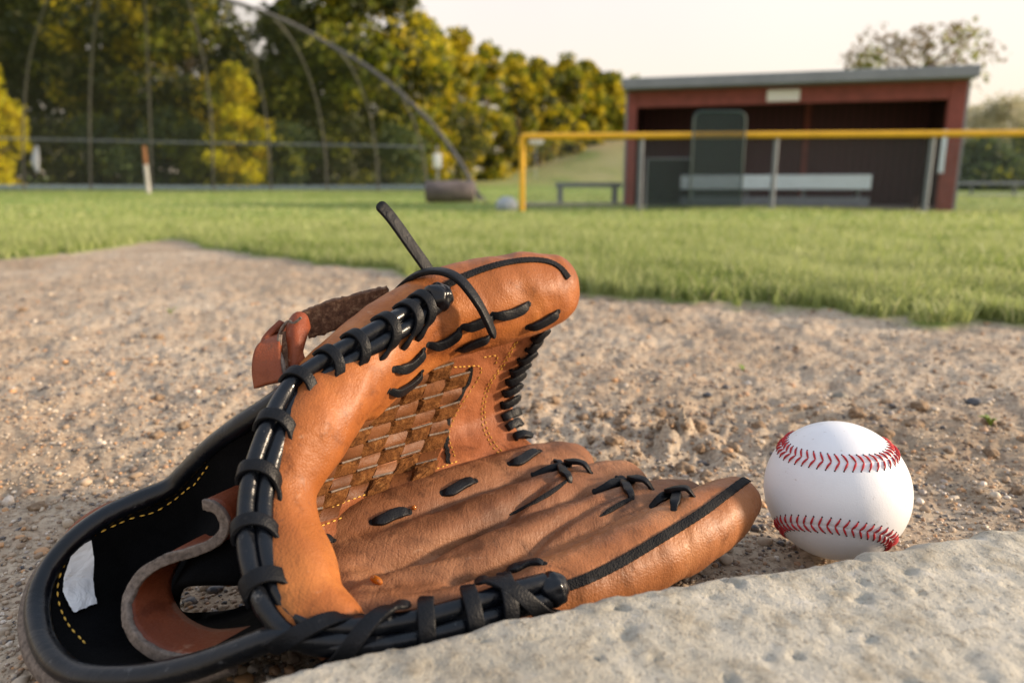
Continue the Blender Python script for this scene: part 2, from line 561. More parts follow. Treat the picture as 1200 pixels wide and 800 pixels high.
# ---- thumb and heel roll
thumb_c = [PYr(640, 333, .425, .0182), PYr(608, 342, .417, .0225), PYr(566, 352, .405, .0240), PYr(520, 364, .392, .0228), PYr(476, 382, .376, .0205), PYr(432, 418, .357, .0205),
           PYr(388, 465, .333, .0205), PYr(352, 516, .310, .0190), PYr(327, 572, .293, .0158), PYr(330, 625, .279, .0160), PYr(343, 668, .266, .0172), PYr(358, 706, .254, .0150), PYr(392, 732, .247, .0120)]
LO2 = (-.15, .20, 0.0); HI2 = (.09, .47, .19)
G = grid(LO2, HI2, .0013)
D = chain_sdf(G, thumb_c, lat=(.35, .5, -.8), latscale=1.0)
flare = chain_sdf(G, [PYr(560, 374, .400, .014), PYr(610, 364, .412, .0145), PYr(643, 350, .420, .0150)])
D = smin(D, flare, .01)
shelf = chain_sdf(G, [PYr(430, 470, .352, .010), PYr(480, 425, .378, .010), PYr(540, 390, .398, .010), PYr(590, 375, .410, .010)])
D = smin(D, shelf, .006)
a3 = fbm(G[0] * 60 + G[2] * 35, G[1] * 60 - G[2] * 55, 3, 9) * .0016
D = D + a3.astype(np.float32)
V, Q = meshify(D, LO2, .0013)
V = relax(V, Q, 3)
BV['thumb'] = BVHTree.FromPolygons([tuple(v) for v in V], [tuple(q) for q in Q])
thumb = npmesh('thumb_stall', V, Q, M['thumb_leather'], GL)

# ---- web: curved leather sheet between thumb and index finger
Wc = [[(415, 500, .338), (465, 440, .366), (540, 395, .392), (600, 378, .408), (646, 366, .418)],
      [(372, 560, .326), (440, 510, .368), (510, 455, .396), (568, 430, .416), (617, 420, .428)],
      [(350, 612, .312), (425, 568, .352), (500, 522, .396), (562, 490, .424), (602, 468, .437)],
      [(345, 640, .300), (425, 595, .337), (508, 552, .376), (572, 530, .408), (603, 500, .432)],
      [(345, 662, .296), (425, 620, .322), (510, 575, .362), (575, 548, .396), (628, 524, .420)]]
rows = [spline([PY(*p) for p in r], 90) for r in Wc]
rows = np.array(rows)
WG = np.array([spline(rows[:, j], 60) for j in range(90)])      # 90 x 60 x 3
nx, ny = 90, 60
Vw = WG.reshape(-1, 3)
Qw = np.array([[i * ny + j, (i + 1) * ny + j, (i + 1) * ny + j + 1, i * ny + j + 1] for i in range(nx - 1) for j in range(ny - 1)])
n0 = np.cross(Vw[Qw[:, 1]] - Vw[Qw[:, 0]], Vw[Qw[:, 3]] - Vw[Qw[:, 0]]).mean(0)
if n0[1] > 0: Qw = Qw[:, ::-1]
wob = fbm(WG[:, :, 0] * 70 + WG[:, :, 2] * 40, WG[:, :, 2] * 80, 3, 5)
Vw = Vw + np.outer(wob.ravel() * .0022, np.array([.6, -.75, .2]))
BV['web'] = BVHTree.FromPolygons([tuple(v) for v in Vw], [tuple(q) for q in Qw])
web = npmesh('web', Vw, Qw, M['web_leather'], GL)
sm = web.modifiers.new('thick', 'SOLIDIFY'); sm.thickness = .0045; sm.offset = -1


def hit(px, py, order=('palm', 'thumb', 'web'), lift=0.0):
    """nearest leather surface seen in that direction"""
    d = ray(px, py).normalized()
    best = None
    for k in order:
        r = BV[k].ray_cast(CAM, d)
        if r[0] is not None and (best is None or r[3] < best[3]): best = r
    if best is None:
        bb = None
        for k in order:       # just past the edge: the closest surface point
            for t in np.linspace(.25, .5, 60):
                p = CAM + d * t
                q = BV[k].find_nearest(p)
                if bb is None or q[3] < bb[3]: bb = q
        best = (bb[0], bb[1], 0, 0)
    n = best[1] if best[1].dot(d) < 0 else -best[1]
    return best[0] + n * lift, n


def on_curve(px_pts, n, order=('palm', 'thumb', 'web'), lift=0.0):
    S = spline([(x, y, 0) for x, y in px_pts], n)
    P = []; N = []
    for s in S:
        p, nn = hit(s[0], s[1], order, lift); P.append(p); N.append(nn)
    # smooth the normals and points a little
    for _ in range(2):
        N = [N[0]] + [(N[i - 1] + N[i] * 2 + N[i + 1]).normalized() for i in range(1, n - 1)] + [N[-1]]
        P = [P[0]] + [(P[i - 1] + P[i] * 2 + P[i + 1]) / 4 for i in range(1, n - 1)] + [P[-1]]
    return P, N


# ---- woven panel: two lattice directions of straps, suede squares and smooth squares
def inside_poly(x, y, poly):
    c = False; j = len(poly) - 1
    for i in range(len(poly)):
        xi, yi = poly[i]; xj, yj = poly[j]
        if (yi > y) != (yj > y) and x < (xj - xi) * (y - yi) / (yj - yi) + xi: c = not c
        j = i
    return c


poly = [(500, 437), (552, 428), (549, 446), (528, 482), (522, 508), (524, 545), (350, 618), (330, 600), (400, 500), (440, 440)]
mbS = MB(); mbL = MB()
o0 = np.array([534.0, 447.0]); e1 = np.array([-6.3, 17.8]); e2 = np.array([-26.0, 7.4])
for i in range(-3, 14):
    for j in range(-3, 12):
        c = o0 + e1 * i + e2 * j
        if not inside_poly(c[0] , c[1], poly): continue
        su = (i + j) % 2 == 0
        jit = rng.normal(0, .5, (4, 2))
        g = .505 if su else .49
        cor = [c + e1 * a * g * (1.10 if su else 1) + e2 * b * g * (1.10 if su else .96) + jit[k] for k, (a, b) in enumerate(((-1, -1), (1, -1), (1, 1), (-1, 1)))]
        nn = 9 if su else 6
        Vv = []; 
        for a in range(nn):
            for b in range(nn):
                s = a / (nn - 1); t = b / (nn - 1)
                q = cor[0] * (1 - s) * (1 - t) + cor[1] * s * (1 - t) + cor[2] * s * t + cor[3] * (1 - s) * t
                p, n = hit(q[0], q[1], ('web',))
                ed = min(s, 1 - s, t, 1 - t)
                if su: h = .0002 + .0028 * min(1, (ed * 5)) ** .5 * (1.15 - .5 * s) + (random.random() - .5) * .0007
                else: h = -.0002 + .0012 * math.sin(math.pi * s) ** .5 * 1.0
                Vv.append(p + n * h)
        Fv = [(a * nn + b, (a + 1) * nn + b, (a + 1) * nn + b + 1, a * nn + b + 1) for a in range(nn - 1) for b in range(nn - 1)]
        # skirt so each square has thickness
        bd = [a * nn for a in range(nn)] + [(nn - 1) * nn + b for b in range(1, nn)] + [a * nn + nn - 1 for a in range(nn - 2, -1, -1)] + [b for b in range(nn - 2, 0, -1)]
        n_ = hit(c[0], c[1], ('web',))[1]
        base = len(Vv); Vv += [Vv[k] - n_ * .002 for k in bd]
        for k in range(len(bd)):
            Fv.append((bd[k], bd[(k + 1) % len(bd)], base + (k + 1) % len(bd), base + k))
        (mbS if su else mbL).add(Vv, Fv)
        if su:   # pale raw edge along the upper side of every suede square
            pts = [hit(*(cor[0] * (1 - t) + cor[3] * t), ('web',))[0] + n_ * .0017 for t in np.linspace(.10, .90, 7)]
            mbE = globals().setdefault('mbEdge', MB())
            mbE.tube(pts, .00055, 6)
weave = mbS.build('suede_weave', M['suede'], web, smooth=False)
weave2 = mbL.build('leather_weave', M['weave_leather'], web)
mbEdge.build('weave_edge', M['raw_edge'], web)
# dark ragged border on the right of the woven panel
mb = MB(); P, N = on_curve([(551, 430), (549, 446), (529, 482), (523, 508), (525, 543)], 30, ('web',), .0004)
mb.tube([p + Vector((rng.normal(0, .0004), 0, rng.normal(0, .0004))) for p in P], .0011, 6, flat=(1.2, .5), hint=N)
mb.build('weave_border', M['welt'], web, smooth=False)

# ---- stitching
def stitches(px_pts, spacing=.0034, order=('web', 'palm', 'thumb'), ln=.0021, r=.00034, lift=.0003):
    mb = MB()
    P, N = on_curve(px_pts, 160, order, lift)
    acc = 0; last = P[0]; nxt = 0
    for i in range(1, len(P)):
        acc += (P[i] - P[i - 1]).length
        if (P[i] - P[i - 1]).length > .01: continue
        if acc >= nxt:
            t = (P[i] - P[i - 1]).normalized(); n = N[i]
            a = Matrix((t, n.cross(t), n)).transposed()
            mb.ell(P[i], a, (ln / 2, r, r), 6, 4); nxt += spacing
    return mb


def merge_stitch(name, curves, parent, **kw):
    mb = MB()
    for c in curves:
        m = stitches(c, **kw); mb.add(m.V, m.F)
    return mb.build(name, M['stitch'], parent)


merge_stitch('stitching', [[(353, 611), (400, 590), (450, 572), (524, 545), (535, 541)],
                           [(357, 624), (400, 607), (450, 585), (500, 566), (545, 548)],
                           [(500, 436), (520, 431), (545, 429), (562, 429), (562, 440), (548, 462), (534, 485), (526, 510), (533, 535)],
                           [(577, 401), (595, 397), (612, 391)], [(577, 403), (596, 399), (614, 393)],
                           [(606, 400), (592, 425), (575, 450), (568, 475), (570, 500), (580, 520), (592, 533)],
                           [(603, 402), (588, 427), (571, 452), (565, 475), (566, 500), (576, 522), (588, 535)],
                           [(568, 418), (582, 417), (580, 430)]], web, order=('web',))

# ---- welts: black ribbed piping on thumb and little finger
def welt(px_pts, order, w=.0030):
    mb = MB()
    P, N = on_curve(px_pts, 120, order, .0002)
    P2 = [p + n * (.00008 * math.sin(i * 2.9)) for i, (p, n) in enumerate(zip(P, N))]
    mb.tube(P2, [w / 2 * (1 + .05 * math.sin(i * 1.9)) for i in range(len(P2))], 10, flat=(1, .42), hint=N)
    return mb


welt([(660, 688), (690, 677), (730, 657), (775, 630), (820, 602), (850, 580), (866, 568), (876, 561)], ('palm',), .0044).build('welt', M['welt'], GP[4])
welt([(508, 345), (530, 331), (560, 318), (590, 309), (620, 305), (642, 307), (656, 314), (666, 326)], ('thumb',), .0040).build('welt', M['welt'], thumb)


# ---- laces
def strap(mb, P, N, w, t, taper=(1, 1)):
    n = len(P)
    r = [1.0] * n
    for i in range(n):
        e = min(1.0, i / max(1, n * .2)) if taper[0] < 1 else 1
        if taper[0] < 1: r[i] *= taper[0] + (1 - taper[0]) * min(1, i / (n * .25))
        if taper[1] < 1: r[i] *= taper[1] + (1 - taper[1]) * min(1, (n - 1 - i) / (n * .25))
    mb.tube(P, r, 12, flat=(w / 2, t / 2), hint=N)


def lace(px_pts, order=('palm', 'thumb', 'web'), w=.0052, t=.0024, high=.0022, sink=.0022, n=24):
    """a stitch of lace that comes out of a hole, lies on the leather, goes in again"""
    mb = MB(); mb.holes = []
    P, N = on_curve(px_pts, n, order)
    Q_ = []
    for i in range(n):
        s = i / (n - 1)
        h = -sink + (high + sink) * min(1, math.sin(math.pi * s) * 2.2)
        Q_.append(P[i] + N[i] * h)
    strap(mb, Q_, N, w, t, (.5, .5))
    for k_, j_ in ((0, 1), (n - 1, n - 2)):     # punched holes the lace dives into
        tt_ = (P[k_] - P[j_]).normalized(); ax_ = Matrix((tt_, N[k_].cross(tt_), N[k_])).transposed()
        hb = MB(); hb.ell(P[k_] - N[k_] * .0003 - tt_ * .0012, ax_, (.0021, .0021, .0006), 12, 6); mb.holes.append(hb)
    return mb


def build_lace(mb, parent):
    o = mb.build('lace', M['lace'], parent)
    for hb in mb.holes: hb.build('lace_hole', M['welt'], o)
    return o


def add_lace(*a, parent=None, **k):
    return build_lace(lace(*a, **k), parent or GL)


# laces that tie the thumb to the web
for c, kw in (([(455, 458), (465, 458), (480, 449), (496, 434)], {}),
              ([(460, 433), (475, 430), (488, 420), (498, 408)], {}),
              ([(500, 404), (515, 403), (530, 395), (541, 384)], {}),
              ([(540, 383), (553, 381), (566, 376), (580, 372)], {}),
              ([(534, 411), (546, 405), (560, 399), (576, 394)], {}),
              ([(575, 369), (590, 369), (606, 364), (621, 355)], {}),
              ([(616, 384), (630, 379), (645, 371), (656, 364)], {})):
    add_lace(c, w=.0056, high=.0018, **kw)
# laces at the foot of the web and on the palm
for c in ([(516, 577), (527, 577), (543, 568), (559, 562)], [(433, 611), (446, 611), (462, 603), (482, 599)], [(345, 643), (362, 638), (380, 633), (393, 633)], [(595, 543), (607, 542), (622, 533), (634, 527)]):
    add_lace(c, ('palm', 'web'), w=.0056, high=.0012)
# crossed laces that tie the fingertips
for (a, b) in (([(623, 557), (638, 553), (655, 549), (675, 549), (694, 554)], [(650, 538), (654, 545), (660, 555), (669, 565)]),
               ([(695, 577), (710, 571), (730, 568), (750, 569), (766, 573)], [(722, 558), (729, 566), (735, 575), (741, 585)]),
               ([(762, 594), (774, 588), (788, 583), (803, 581), (814, 581)], [(792, 576), (794, 583), (792, 590), (789, 598)])):
    build_lace(lace(b, w=.0048, high=.0020, sink=.0012), GL)
    build_lace(lace(a, w=.0050, high=.0042, sink=.0012, n=30), GL)
# loops whipped round the free edge of the web
edge = [(637, 392), (630, 405), (620, 417), (611, 430), (606, 442), (602, 455), (600, 469), (602, 484), (607, 496), (616, 508)]
for i, (ex, ey) in enumerate(edge):
    mb = MB()
    p1, n1 = hit(ex - 12, ey + 5, ('web',)); p2, n2 = hit(ex - 1, ey, ('web',))
    back = p2 + Vector((.0028, .004, 0)); out = p2 - n1 * -.002 + Vector((.003, 0, 0))
    pts = spline([p1 - n1 * .0006, p1 + n1 * .0022, (p1 + p2) / 2 + n1 * .003, p2 + n1 * .0022 + Vector((.001, 0, .0006)), p2 + Vector((.0042, .0015, .0006)), back + Vector((.001, .003, -.001)), p1 + Vector((.003, .0085, -.002))], 26)
    strap(mb, [Vector(p) for p in pts], [n1] * 26, .0050, .0024)
    mb.build('lace', M['lace'], web)
# black strips added between finger stalls, imitating the shade in each gap
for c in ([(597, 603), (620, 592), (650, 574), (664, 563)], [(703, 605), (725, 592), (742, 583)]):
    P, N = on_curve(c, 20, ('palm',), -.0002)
    mb = MB(); strap(mb, P, N, .0026, .0022, (.3, .6)); mb.build('gap_shade_strip', M['welt'], GL)
for c in ([(590, 671), (605, 667), (622, 661), (640, 660)],):
    add_lace(c, w=.0045, high=.001)

# ---- rolled black binding of the heel: two cords side by side with lace wraps
Rpx = [(508, 352, .366), (478, 373, .356), (451, 389, .345), (413, 411, .334), (384, 429, .326), (348, 456, .315), (323, 503, .2965), (305, 556, .2815), (299, 602, .2700), (302, 648, .2585), (315, 694, .2480), (338, 726, .2420), (372, 744, .2385),
       (430, 745, .2365), (500, 734, .242), (550, 720, .248), (595, 704, .256), (640, 692, .2635)]
R = spline([PY(*p) for p in Rpx], 220)
Bpx = [(348, 452, .319), (318, 474, .319), (285, 496, .320), (250, 521, .323), (218, 553, .327), (197, 572, .326), (160, 588, .319), (122, 606, .309), (85, 634, .298), (56, 670, .286), (44, 712, .273), (54, 758, .256), (88, 789, .243),
       (150, 794, .2375), (215, 784, .2365), (275, 764, .2365), (325, 747, .2375), (372, 750, .2365), (430, 752, .236)]
B = spline([PY(*p) for p in Bpx], 240)


def cord(pts, off, rad, name, parent, wig=.0003):
    mb = MB()
    P = []
    n = len(pts)
    for i in range(n):
        t = Vector(pts[min(i + 1, n - 1)] - pts[max(i - 1, 0)]).normalized()
        v = (Vector(pts[i]) - CAM).normalized()
        side = t.cross(v).normalized()
        front = -(v - t * v.dot(t)).normalized()
        P.append(Vector(pts[i]) + side * off[0] + front * off[1])
    r = [rad * (1 + .03 * math.sin(i * .11) + .02 * math.sin(i * .27 + 1)) for i in range(n)]
    mb.tube(P, r, 16)
    # rounded ends
    return mb.build(name, M['binding'], parent)


sel = R
c1 = cord(sel, (-.0034, .0008), .0039, 'binding_cord', GL)
c2 = cord(sel, (.0034, .0008), .0039, 'binding_cord', GL)
cord(R[60:], (0.0, -.002), .0044, 'binding_cord', GL)
c4 = cord(B, (0, 0), .0048, 'wrist_binding', GL)
# knotted end caps
for pt, ax, s in ((R[0], Vector((.8, .2, .55)), .0076), (R[-1], Vector((.9, .2, .1)), .0068)):
    bm = bmesh.new(); bmesh.ops.create_icosphere(bm, subdivisions=4, radius=1)
    for v in bm.verts:
        a = math.atan2(v.co.y, v.co.x)
        v.co *= 1 + .16 * noise.noise(Vector((v.co.x * 2.2, v.co.y * 2.2, v.co.z * .8 + s * 900))) + .05 * math.sin(a * 6) * (1 - abs(v.co.z))
        v.co = v.co * s
    me = bpy.data.meshes.new('end'); bm.to_mesh(me); bm.free()
    q = (CAM - Vector(pt)).normalized().lerp(ax, .45).to_track_quat('Z', 'Y').to_matrix().to_4x4()
    me.transform(Matrix.Translation(Vector(pt) + ax * .003) @ q)
    link('binding_end', me, M['binding'], GL)
bm = None


def nearest_idx(C, px, py):
    best = None
    for i, p in enumerate(C):
        d = Vector(p) - CAM; z = d.dot(FWD)
        x = 600 + F * d.x / z; y = 400 - F * d.dot(UP) / z
        e = (x - px) ** 2 + (y - py) ** 2
        if best is None or e < best[0]: best = (e, i)
    return best[1]


def wrap(i, slant=0.0, w=.0058, a=.0084, b=.0068, tail=.014, thick=.0018, C=R, tail_side=1, hook=.008):
    """a flat lace wound round the cords; its pointed tail hooks back and sinks into the leather"""
    n = len(C)
    t = Vector(C[min(i + 2, n - 1)] - C[max(i - 2, 0)]).normalized()
    v = (Vector(C[i]) - CAM).normalized()
    side = t.cross(v).normalized(); front = -(v - t * v.dot(t)).normalized()
    c = Vector(C[i]) + front * .0008
    P = []; N = []
    nb = 26; nt_ = 12; tot = nb + nt_ - 1
    for s in np.linspace(-.66 * math.pi, .46 * math.pi, nb):
        e = side * (math.sin(s) * a * tail_side) + front * (math.cos(s) * b)
        P.append(c + e + t * slant * s / math.pi * .02); N.append((side * math.sin(s) * tail_side / a + front * math.cos(s) / b).normalized())
    for k in range(1, nt_):
        f = k / (nt_ - 1)
        P.append(P[nb - 1] + side * (tail * f * tail_side * (.55 - .35 * f)) - front * (tail * f * .18 + .0035 * f * f) + t * slant * .004 * f)
        N.append((N[nb - 1] * (1 - f) + front * f + side * tail_side * .3).normalized())
    for k in range(len(P)):
        s = k / tot
        P[k] = P[k] + t * hook * (-math.sin(math.pi * min(1, s * 1.25)) * .75 + s ** 2 * 1.5)
    P = [Vector(p) for p in P]
    for _ in range(2): P = [P[0]] + [(P[k - 1] + P[k] * 2 + P[k + 1]) / 4 for k in range(1, len(P) - 1)] + [P[-1]]
    r = [1.0] * nb + [1 - .72 * (k / (nt_ - 1)) ** 2.5 for k in range(1, nt_)]
    mb = MB()
    mb.tube(P, r, 14, flat=(w / 2, thick / 2), hint=N)
    return mb.build('lace_wrap', M['lace'], GL)


# which side of the rim is the palm: try + and choose the one nearer the thumb/palm centre
for (px, py, sl, w) in ((492, 366, .0, .0048), (477, 375, .0, .0048), (450, 392, 0, .0048), (413, 411, 0, .0048), (384, 429, 0, .0048), (347, 456, .0, .0052), (323, 506, 0, .0054), (306, 563, 0, .0052), (301, 626, 0, .0052), (315, 692, .0, .0062)):
    i = nearest_idx(R, px, py)
    t = Vector(R[min(i + 2, 219)] - R[max(i - 2, 0)]).normalized(); v = (Vector(R[i]) - CAM).normalized()
    sd = t.cross(v).normalized()
    want = Vector((.75, 0, -.65)) if px > 330 else Vector((1, 0, -.1))
    wrap(i, sl, w, tail_side=1 if sd.dot(want) > 0 else -1)
for (px, py, sl) in ((362, 748, 1.4), (425, 747, 1.2), (500, 735, .1), (550, 720, .1), (592, 706, .2), (606, 702, -1.2)):
    i = nearest_idx(R, px, py)
    t = Vector(R[min(i + 2, 219)] - R[max(i - 2, 0)]).normalized(); v = (Vector(R[i]) - CAM).normalized()
    sd = t.cross(v).normalized()
    wrap(i, sl, .0062, a=.0094, b=.0076, tail=.004, hook=.001, tail_side=1 if sd.z > 0 else -1)

# ---- wrist opening: black cloth lining, a funnel that ends in the gap of the open back
iR0 = nearest_idx(R, 348, 456); iR1 = nearest_idx(R, 430, 745)
outer = list(B[:nearest_idx(B, 372, 750)]) + list(R[iR0:iR1][::-1])
outer = spline(outer[::4], 120, closed=True)
# start the ring at its top
k0 = int(np.argmax(outer[:, 2])); outer = np.roll(outer, -k0, axis=0)
hole_px = [(262, 683, .034), (238, 683, .034), (214, 685, .033), (206, 700, .021), (208, 718, .010), (225, 723, .007), (258, 717, .009), (290, 708, .012), (302, 700, .018), (298, 690, .026), (285, 684, .032)]
hole = spline([PZ(a, b, z) for a, b, z in hole_px], 120, closed=True)
k0 = int(np.argmax(hole[:, 2])); hole = np.roll(hole, -k0, axis=0)
# align winding
def ang(C):
    c = C.mean(0); P = [((Vector(p) - CAM)) for p in C]
    xy = np.array([(600 + F * d.x / d.dot(FWD), 400 - F * d.dot(UP) / d.dot(FWD)) for d in P]); m = xy.mean(0)
    return np.unwrap(np.arctan2(xy[:, 1] - m[1], xy[:, 0] - m[0]))
if (ang(outer)[-1] - ang(outer)[0]) * (ang(hole)[-1] - ang(hole)[0]) < 0: hole = hole[::-1]
best = None
for s in range(0, 120, 4):
    e = np.linalg.norm(outer - np.roll(hole, s, axis=0), axis=1).sum()
    if best is None or e < best[0]: best = (e, s)
hole = np.roll(hole, best[1], axis=0)
rings = []
NR = 14
for r in range(NR + 1):
    s = r / NR
    P = outer * (1 - s) + hole * s
    bow = math.sin(math.pi * s) * .022
    P = P + np.array([0, .75, -.35]) * bow
    P[:, 2] = np.maximum(P[:, 2], .004)
    rings.append(P)
Vl = np.vstack(rings)
Ql = np.array([[r * 120 + k, r * 120 + (k + 1) % 120, (r + 1) * 120 + (k + 1) % 120, (r + 1) * 120 + k] for r in range(NR) for k in range(120)])
BV['lining'] = BVHTree.FromPolygons([tuple(v) for v in Vl], [tuple(q) for q in Ql])
lining = npmesh('lining', Vl, Ql, M['lining'], GL)
sm = lining.modifiers.new('thick', 'SOLIDIFY'); sm.thickness = .004; sm.offset = 0
# outer wrist leather below the binding: a brown-grey raw strip
Bo = B[70:205] + np.array([-.001, .001, -.0045])
mb = MB(); mb.tube([Vector(p) + Vector((-.0035, .001, -.001)) for p in Bo], .0052, 10)
mb.build('wrist_leather', M['raw_edge'], GL)
Bo = B[75:112] + np.array([-.002, .007, .000])
mb = MB(); mb.tube([Vector(p) for p in Bo], [.001 + .0035 * math.sin(math.pi * i / 36) for i in range(37)], 10)
mb.build('wrist_strap_edge', M['strap_leather'], GL)
merge_stitch('stitching', [[(225, 568), (205, 583), (180, 598), (150, 607), (112, 624), (88, 640), (72, 662), (64, 690), (67, 715), (78, 738), (96, 758)],
                           [(246, 545), (238, 556), (230, 566)]], lining, order=('lining',), spacing=.0042, ln=.0027, r=.00042, lift=.0024)
# cloth label
Lp = [[(104, 632), (107, 655), (106, 685), (110, 712)], [(92, 638), (95, 658), (93, 688), (100, 716)], [(80, 650), (82, 672), (80, 695), (92, 720)], [(70, 680), (69, 690), (70, 700), (82, 724)]]
rws = np.array([spline([hit(x, y, ('lining',), .0032)[0] for x, y in r], 16) for r in Lp])
LG = np.array([spline(rws[:, j], 12) for j in range(16)]).reshape(-1, 3)
npmesh('label', LG + rng.normal(0, .00012, LG.shape), np.array([[i * 12 + j, (i + 1) * 12 + j, (i + 1) * 12 + j + 1, i * 12 + j + 1] for i in range(15) for j in range(11)]), M['label'], lining)

# ---- strap loop inside the wrist (suede edge toward us)
Lpx = [(240, 590, .292), (254, 594, .290), (264, 607, .289), (264, 622, .287), (250, 636, .285), (225, 646, .283), (195, 655, .279), (168, 672, .275), (153, 697, .270), (150, 722, .262), (160, 745, .255), (180, 762, .250), (210, 772, .247), (245, 769, .247), (280, 762, .247)]
Lc = spline([PY(*p) for p in Lpx], 90)
dep = Vector((.22, .92, -.12)).normalized()
wd = .030
Vs = []; nn = 8
for i, p in enumerate(Lc):
    t = Vector(Lc[min(i + 1, 89)] - Lc[max(i - 1, 0)]).normalized()
    for k in range(nn):
        q = Vector(p) + dep * (wd * k / (nn - 1) * (1 - .35 * (i / 89)))
        q.z = max(q.z, .003)
        Vs.append(q)
Fs = [(i * nn + k, (i + 1) * nn + k, (i + 1) * nn + k + 1, i * nn + k + 1) for i in range(89) for k in range(nn - 1)]
lp = mesh('wrist_loop', Vs, Fs, M['strap_leather'], GL)
sm = lp.modifiers.new('thick', 'SOLIDIFY'); sm.thickness = .0038; sm.offset = 0
mb = MB(); hn = [dep] * 90
mb.tube([Vector(p) - dep * .0006 + Vector(rng.normal(0, .00008, 3)) for p in Lc], [.0023 * (1 + .04 * math.sin(i * .9)) for i in range(90)], 10, flat=(1, .55), hint=hn)
mb.build('suede_edge', M['raw_edge'], lp)

# ---- adjustable strap standing up behind the thumb
def ribbon(name, rows_px, mats, parent, th=.003, n=40, m=12, jag=0.0):
    """rows_px: across-the-strap polylines (px,py,Y), joined along the strap"""
    rr = np.array([spline([PY(*p) for p in r], m) for r in rows_px])
    Gd = np.array([spline(rr[:, j], n) for j in range(m)]).transpose(1, 0, 2)
    if jag:
        Gd[:, 0] += rng.normal(0, jag, (n, 3)); Gd[:, -1] += rng.normal(0, jag, (n, 3))
    Vv = Gd.reshape(-1, 3)
    Qv = np.array([[i * m + j, (i + 1) * m + j, (i + 1) * m + j + 1, i * m + j + 1] for i in range(n - 1) for j in range(m - 1)])
    o = npmesh(name, Vv, Qv, mats, parent)
    s = o.modifiers.new('thick', 'SOLIDIFY'); s.thickness = th; s.offset = 0
    return o


st = ribbon('wrist_strap', [[(352, 366, .372), (362, 396, .376)], [(385, 353, .378), (395, 385, .382)], [(420, 344, .384), (425, 369, .388)], [(440, 339, .388), (443, 356, .391)], [(454, 336, .391), (455, 339, .392)]], M['strap_suede'], GL, jag=.0002)
ribbon('strap_keeper', [[(330, 376, .352), (342, 380, .362), (356, 368, .368)], [(314, 392, .344), (322, 392, .352), (330, 392, .354)], [(300, 410, .336), (314, 405, .338), (329, 398, .340)], [(297, 432, .331), (312, 430, .330), (330, 428, .330)], [(300, 455, .328), (315, 450, .326), (334, 446, .325)]], M['strap_leather'], GL)
ribbon('strap_keeper', [[(340, 378, .352), (348, 368, .353), (357, 370, .354), (361, 384, .355)], [(338, 390, .346), (345, 384, .345), (352, 388, .346), (359, 392, .348)], [(339, 410, .342), (345, 405, .340), (350, 405, .341), (354, 406, .343)], [(338, 428, .338), (343, 425, .336), (348, 420, .338), (354, 414, .341)], [(336, 440, .336), (344, 437, .334), (350, 434, .336), (358, 424, .340)]], M['strap_leather'], GL)
mb = MB(); mb.tube(spline([PY(327, 392, .346), PY(331, 383, .346), PY(338, 376, .347), PY(343, 379, .346), PY(347, 377, .3455), PY(353, 372, .3455)], 30), .0007, 6)
mb.tube(spline([PY(328, 392, .339), PY(327, 410, .3365), PY(331, 425, .331), PY(333, 440, .327)], 30), .0012, 6)
mb.build('strap_raw_edge', M['raw_edge'], GL)
mb = MB(); mb.tube(spline([PY(336, 392, .348), PY(333, 404, .344), PY(335, 420, .340), PY(334, 440, .334)], 24), .0032, 8)
mb.build('strap_core', M['strap_suede'], GL, smooth=False)

# ---- loose lace: one end sticking up, one curling over the thumb
def free_lace(pts, w, t, hint, n=60):
    P = spline([PY(*p) for p in pts], n)
    mb = MB(); rr = [1.0] * n; rr[-1] = .35; rr[-2] = .75; rr[-3] = .92
    mb.tube([Vector(p) for p in P], rr, 12, flat=(w / 2, t / 2), hint=hint)
    return mb.build('loose_lace', M['lace'], GL)


free_lace([(505, 322, .398), (497, 309, .398), (482, 288, .397), (468, 268, .396), (456, 252, .395), (443, 238, .394)], .0068, .0022, Vector((.6, -.7, .35)))
free_lace([(464, 350, .392), (468, 338, .388), (482, 325, .383), (502, 318, .378), (522, 319, .373), (540, 329, .369), (557, 350, .367), (569, 371, .368), (580, 396, .370)], .0058, .0027, Vector((.2, -.35, .9)))

# drop of resin on the palm
p, n = hit(445, 684, ('palm',), .0008); p2, _ = hit(437, 678, ('palm',), .0006)
mb = MB(); t = (p2 - p).normalized(); mb.ell((p + p2) / 2, Matrix((t, n.cross(t), n)).transposed(), (.0042, .0019, .0016), 12, 8)
mb.build('resin_drop', M['resin'], GL)
p, n = hit(485, 595, ('palm',), .0005)
mb = MB(); mb.ell(p, Matrix.Identity(3), (.0012, .0012, .0012), 10, 6); mb.build('resin_drop', M['resin'], GL)

# ================================================================== BALL
BR = .0368
BC = Vector((.17476, .36548, BR - .0005))
t = NT('ball_leather')
v = t.coord()
sm_ = t.noise(v, 45, 4, .6)
col = t.mix(t.ramp(sm_, [(.5, 0.0), (.8, .3)]), (.74, .75, .78), (.56, .54, .53))
sp = t.noise(v, 330, 2, .5)
col = t.mix(t.ramp(sp, [(.70, 0.0), (.76, .4)]), col, (.35, .27, .22))
b_ = t.bump(t.new('ShaderNodeTexVoronoi', {'Vector': v, 'Scale': 1300.0}).outputs['Distance'], .12, .0003)
b_ = t.bump(t.noise(v, 110, 4), .1, .001, b_)
t.set(Base_Color=col, Roughness=.42, Normal=b_)
M['ball'] = t.m
M['red'] = flat('red_thread', (.42, .012, .018), .6, .3, 500)
M['hole'] = flat('stitch_hole', (.03, .015, .015), .9)
A_ = .44


def seam(tt):
    th = math.pi / 2 - (math.pi / 2 - A_) * math.cos(tt); ph = tt / 2 + A_ * math.sin(2 * tt)
    return Vector((math.sin(th) * math.cos(ph), math.sin(th) * math.sin(ph), math.cos(th)))


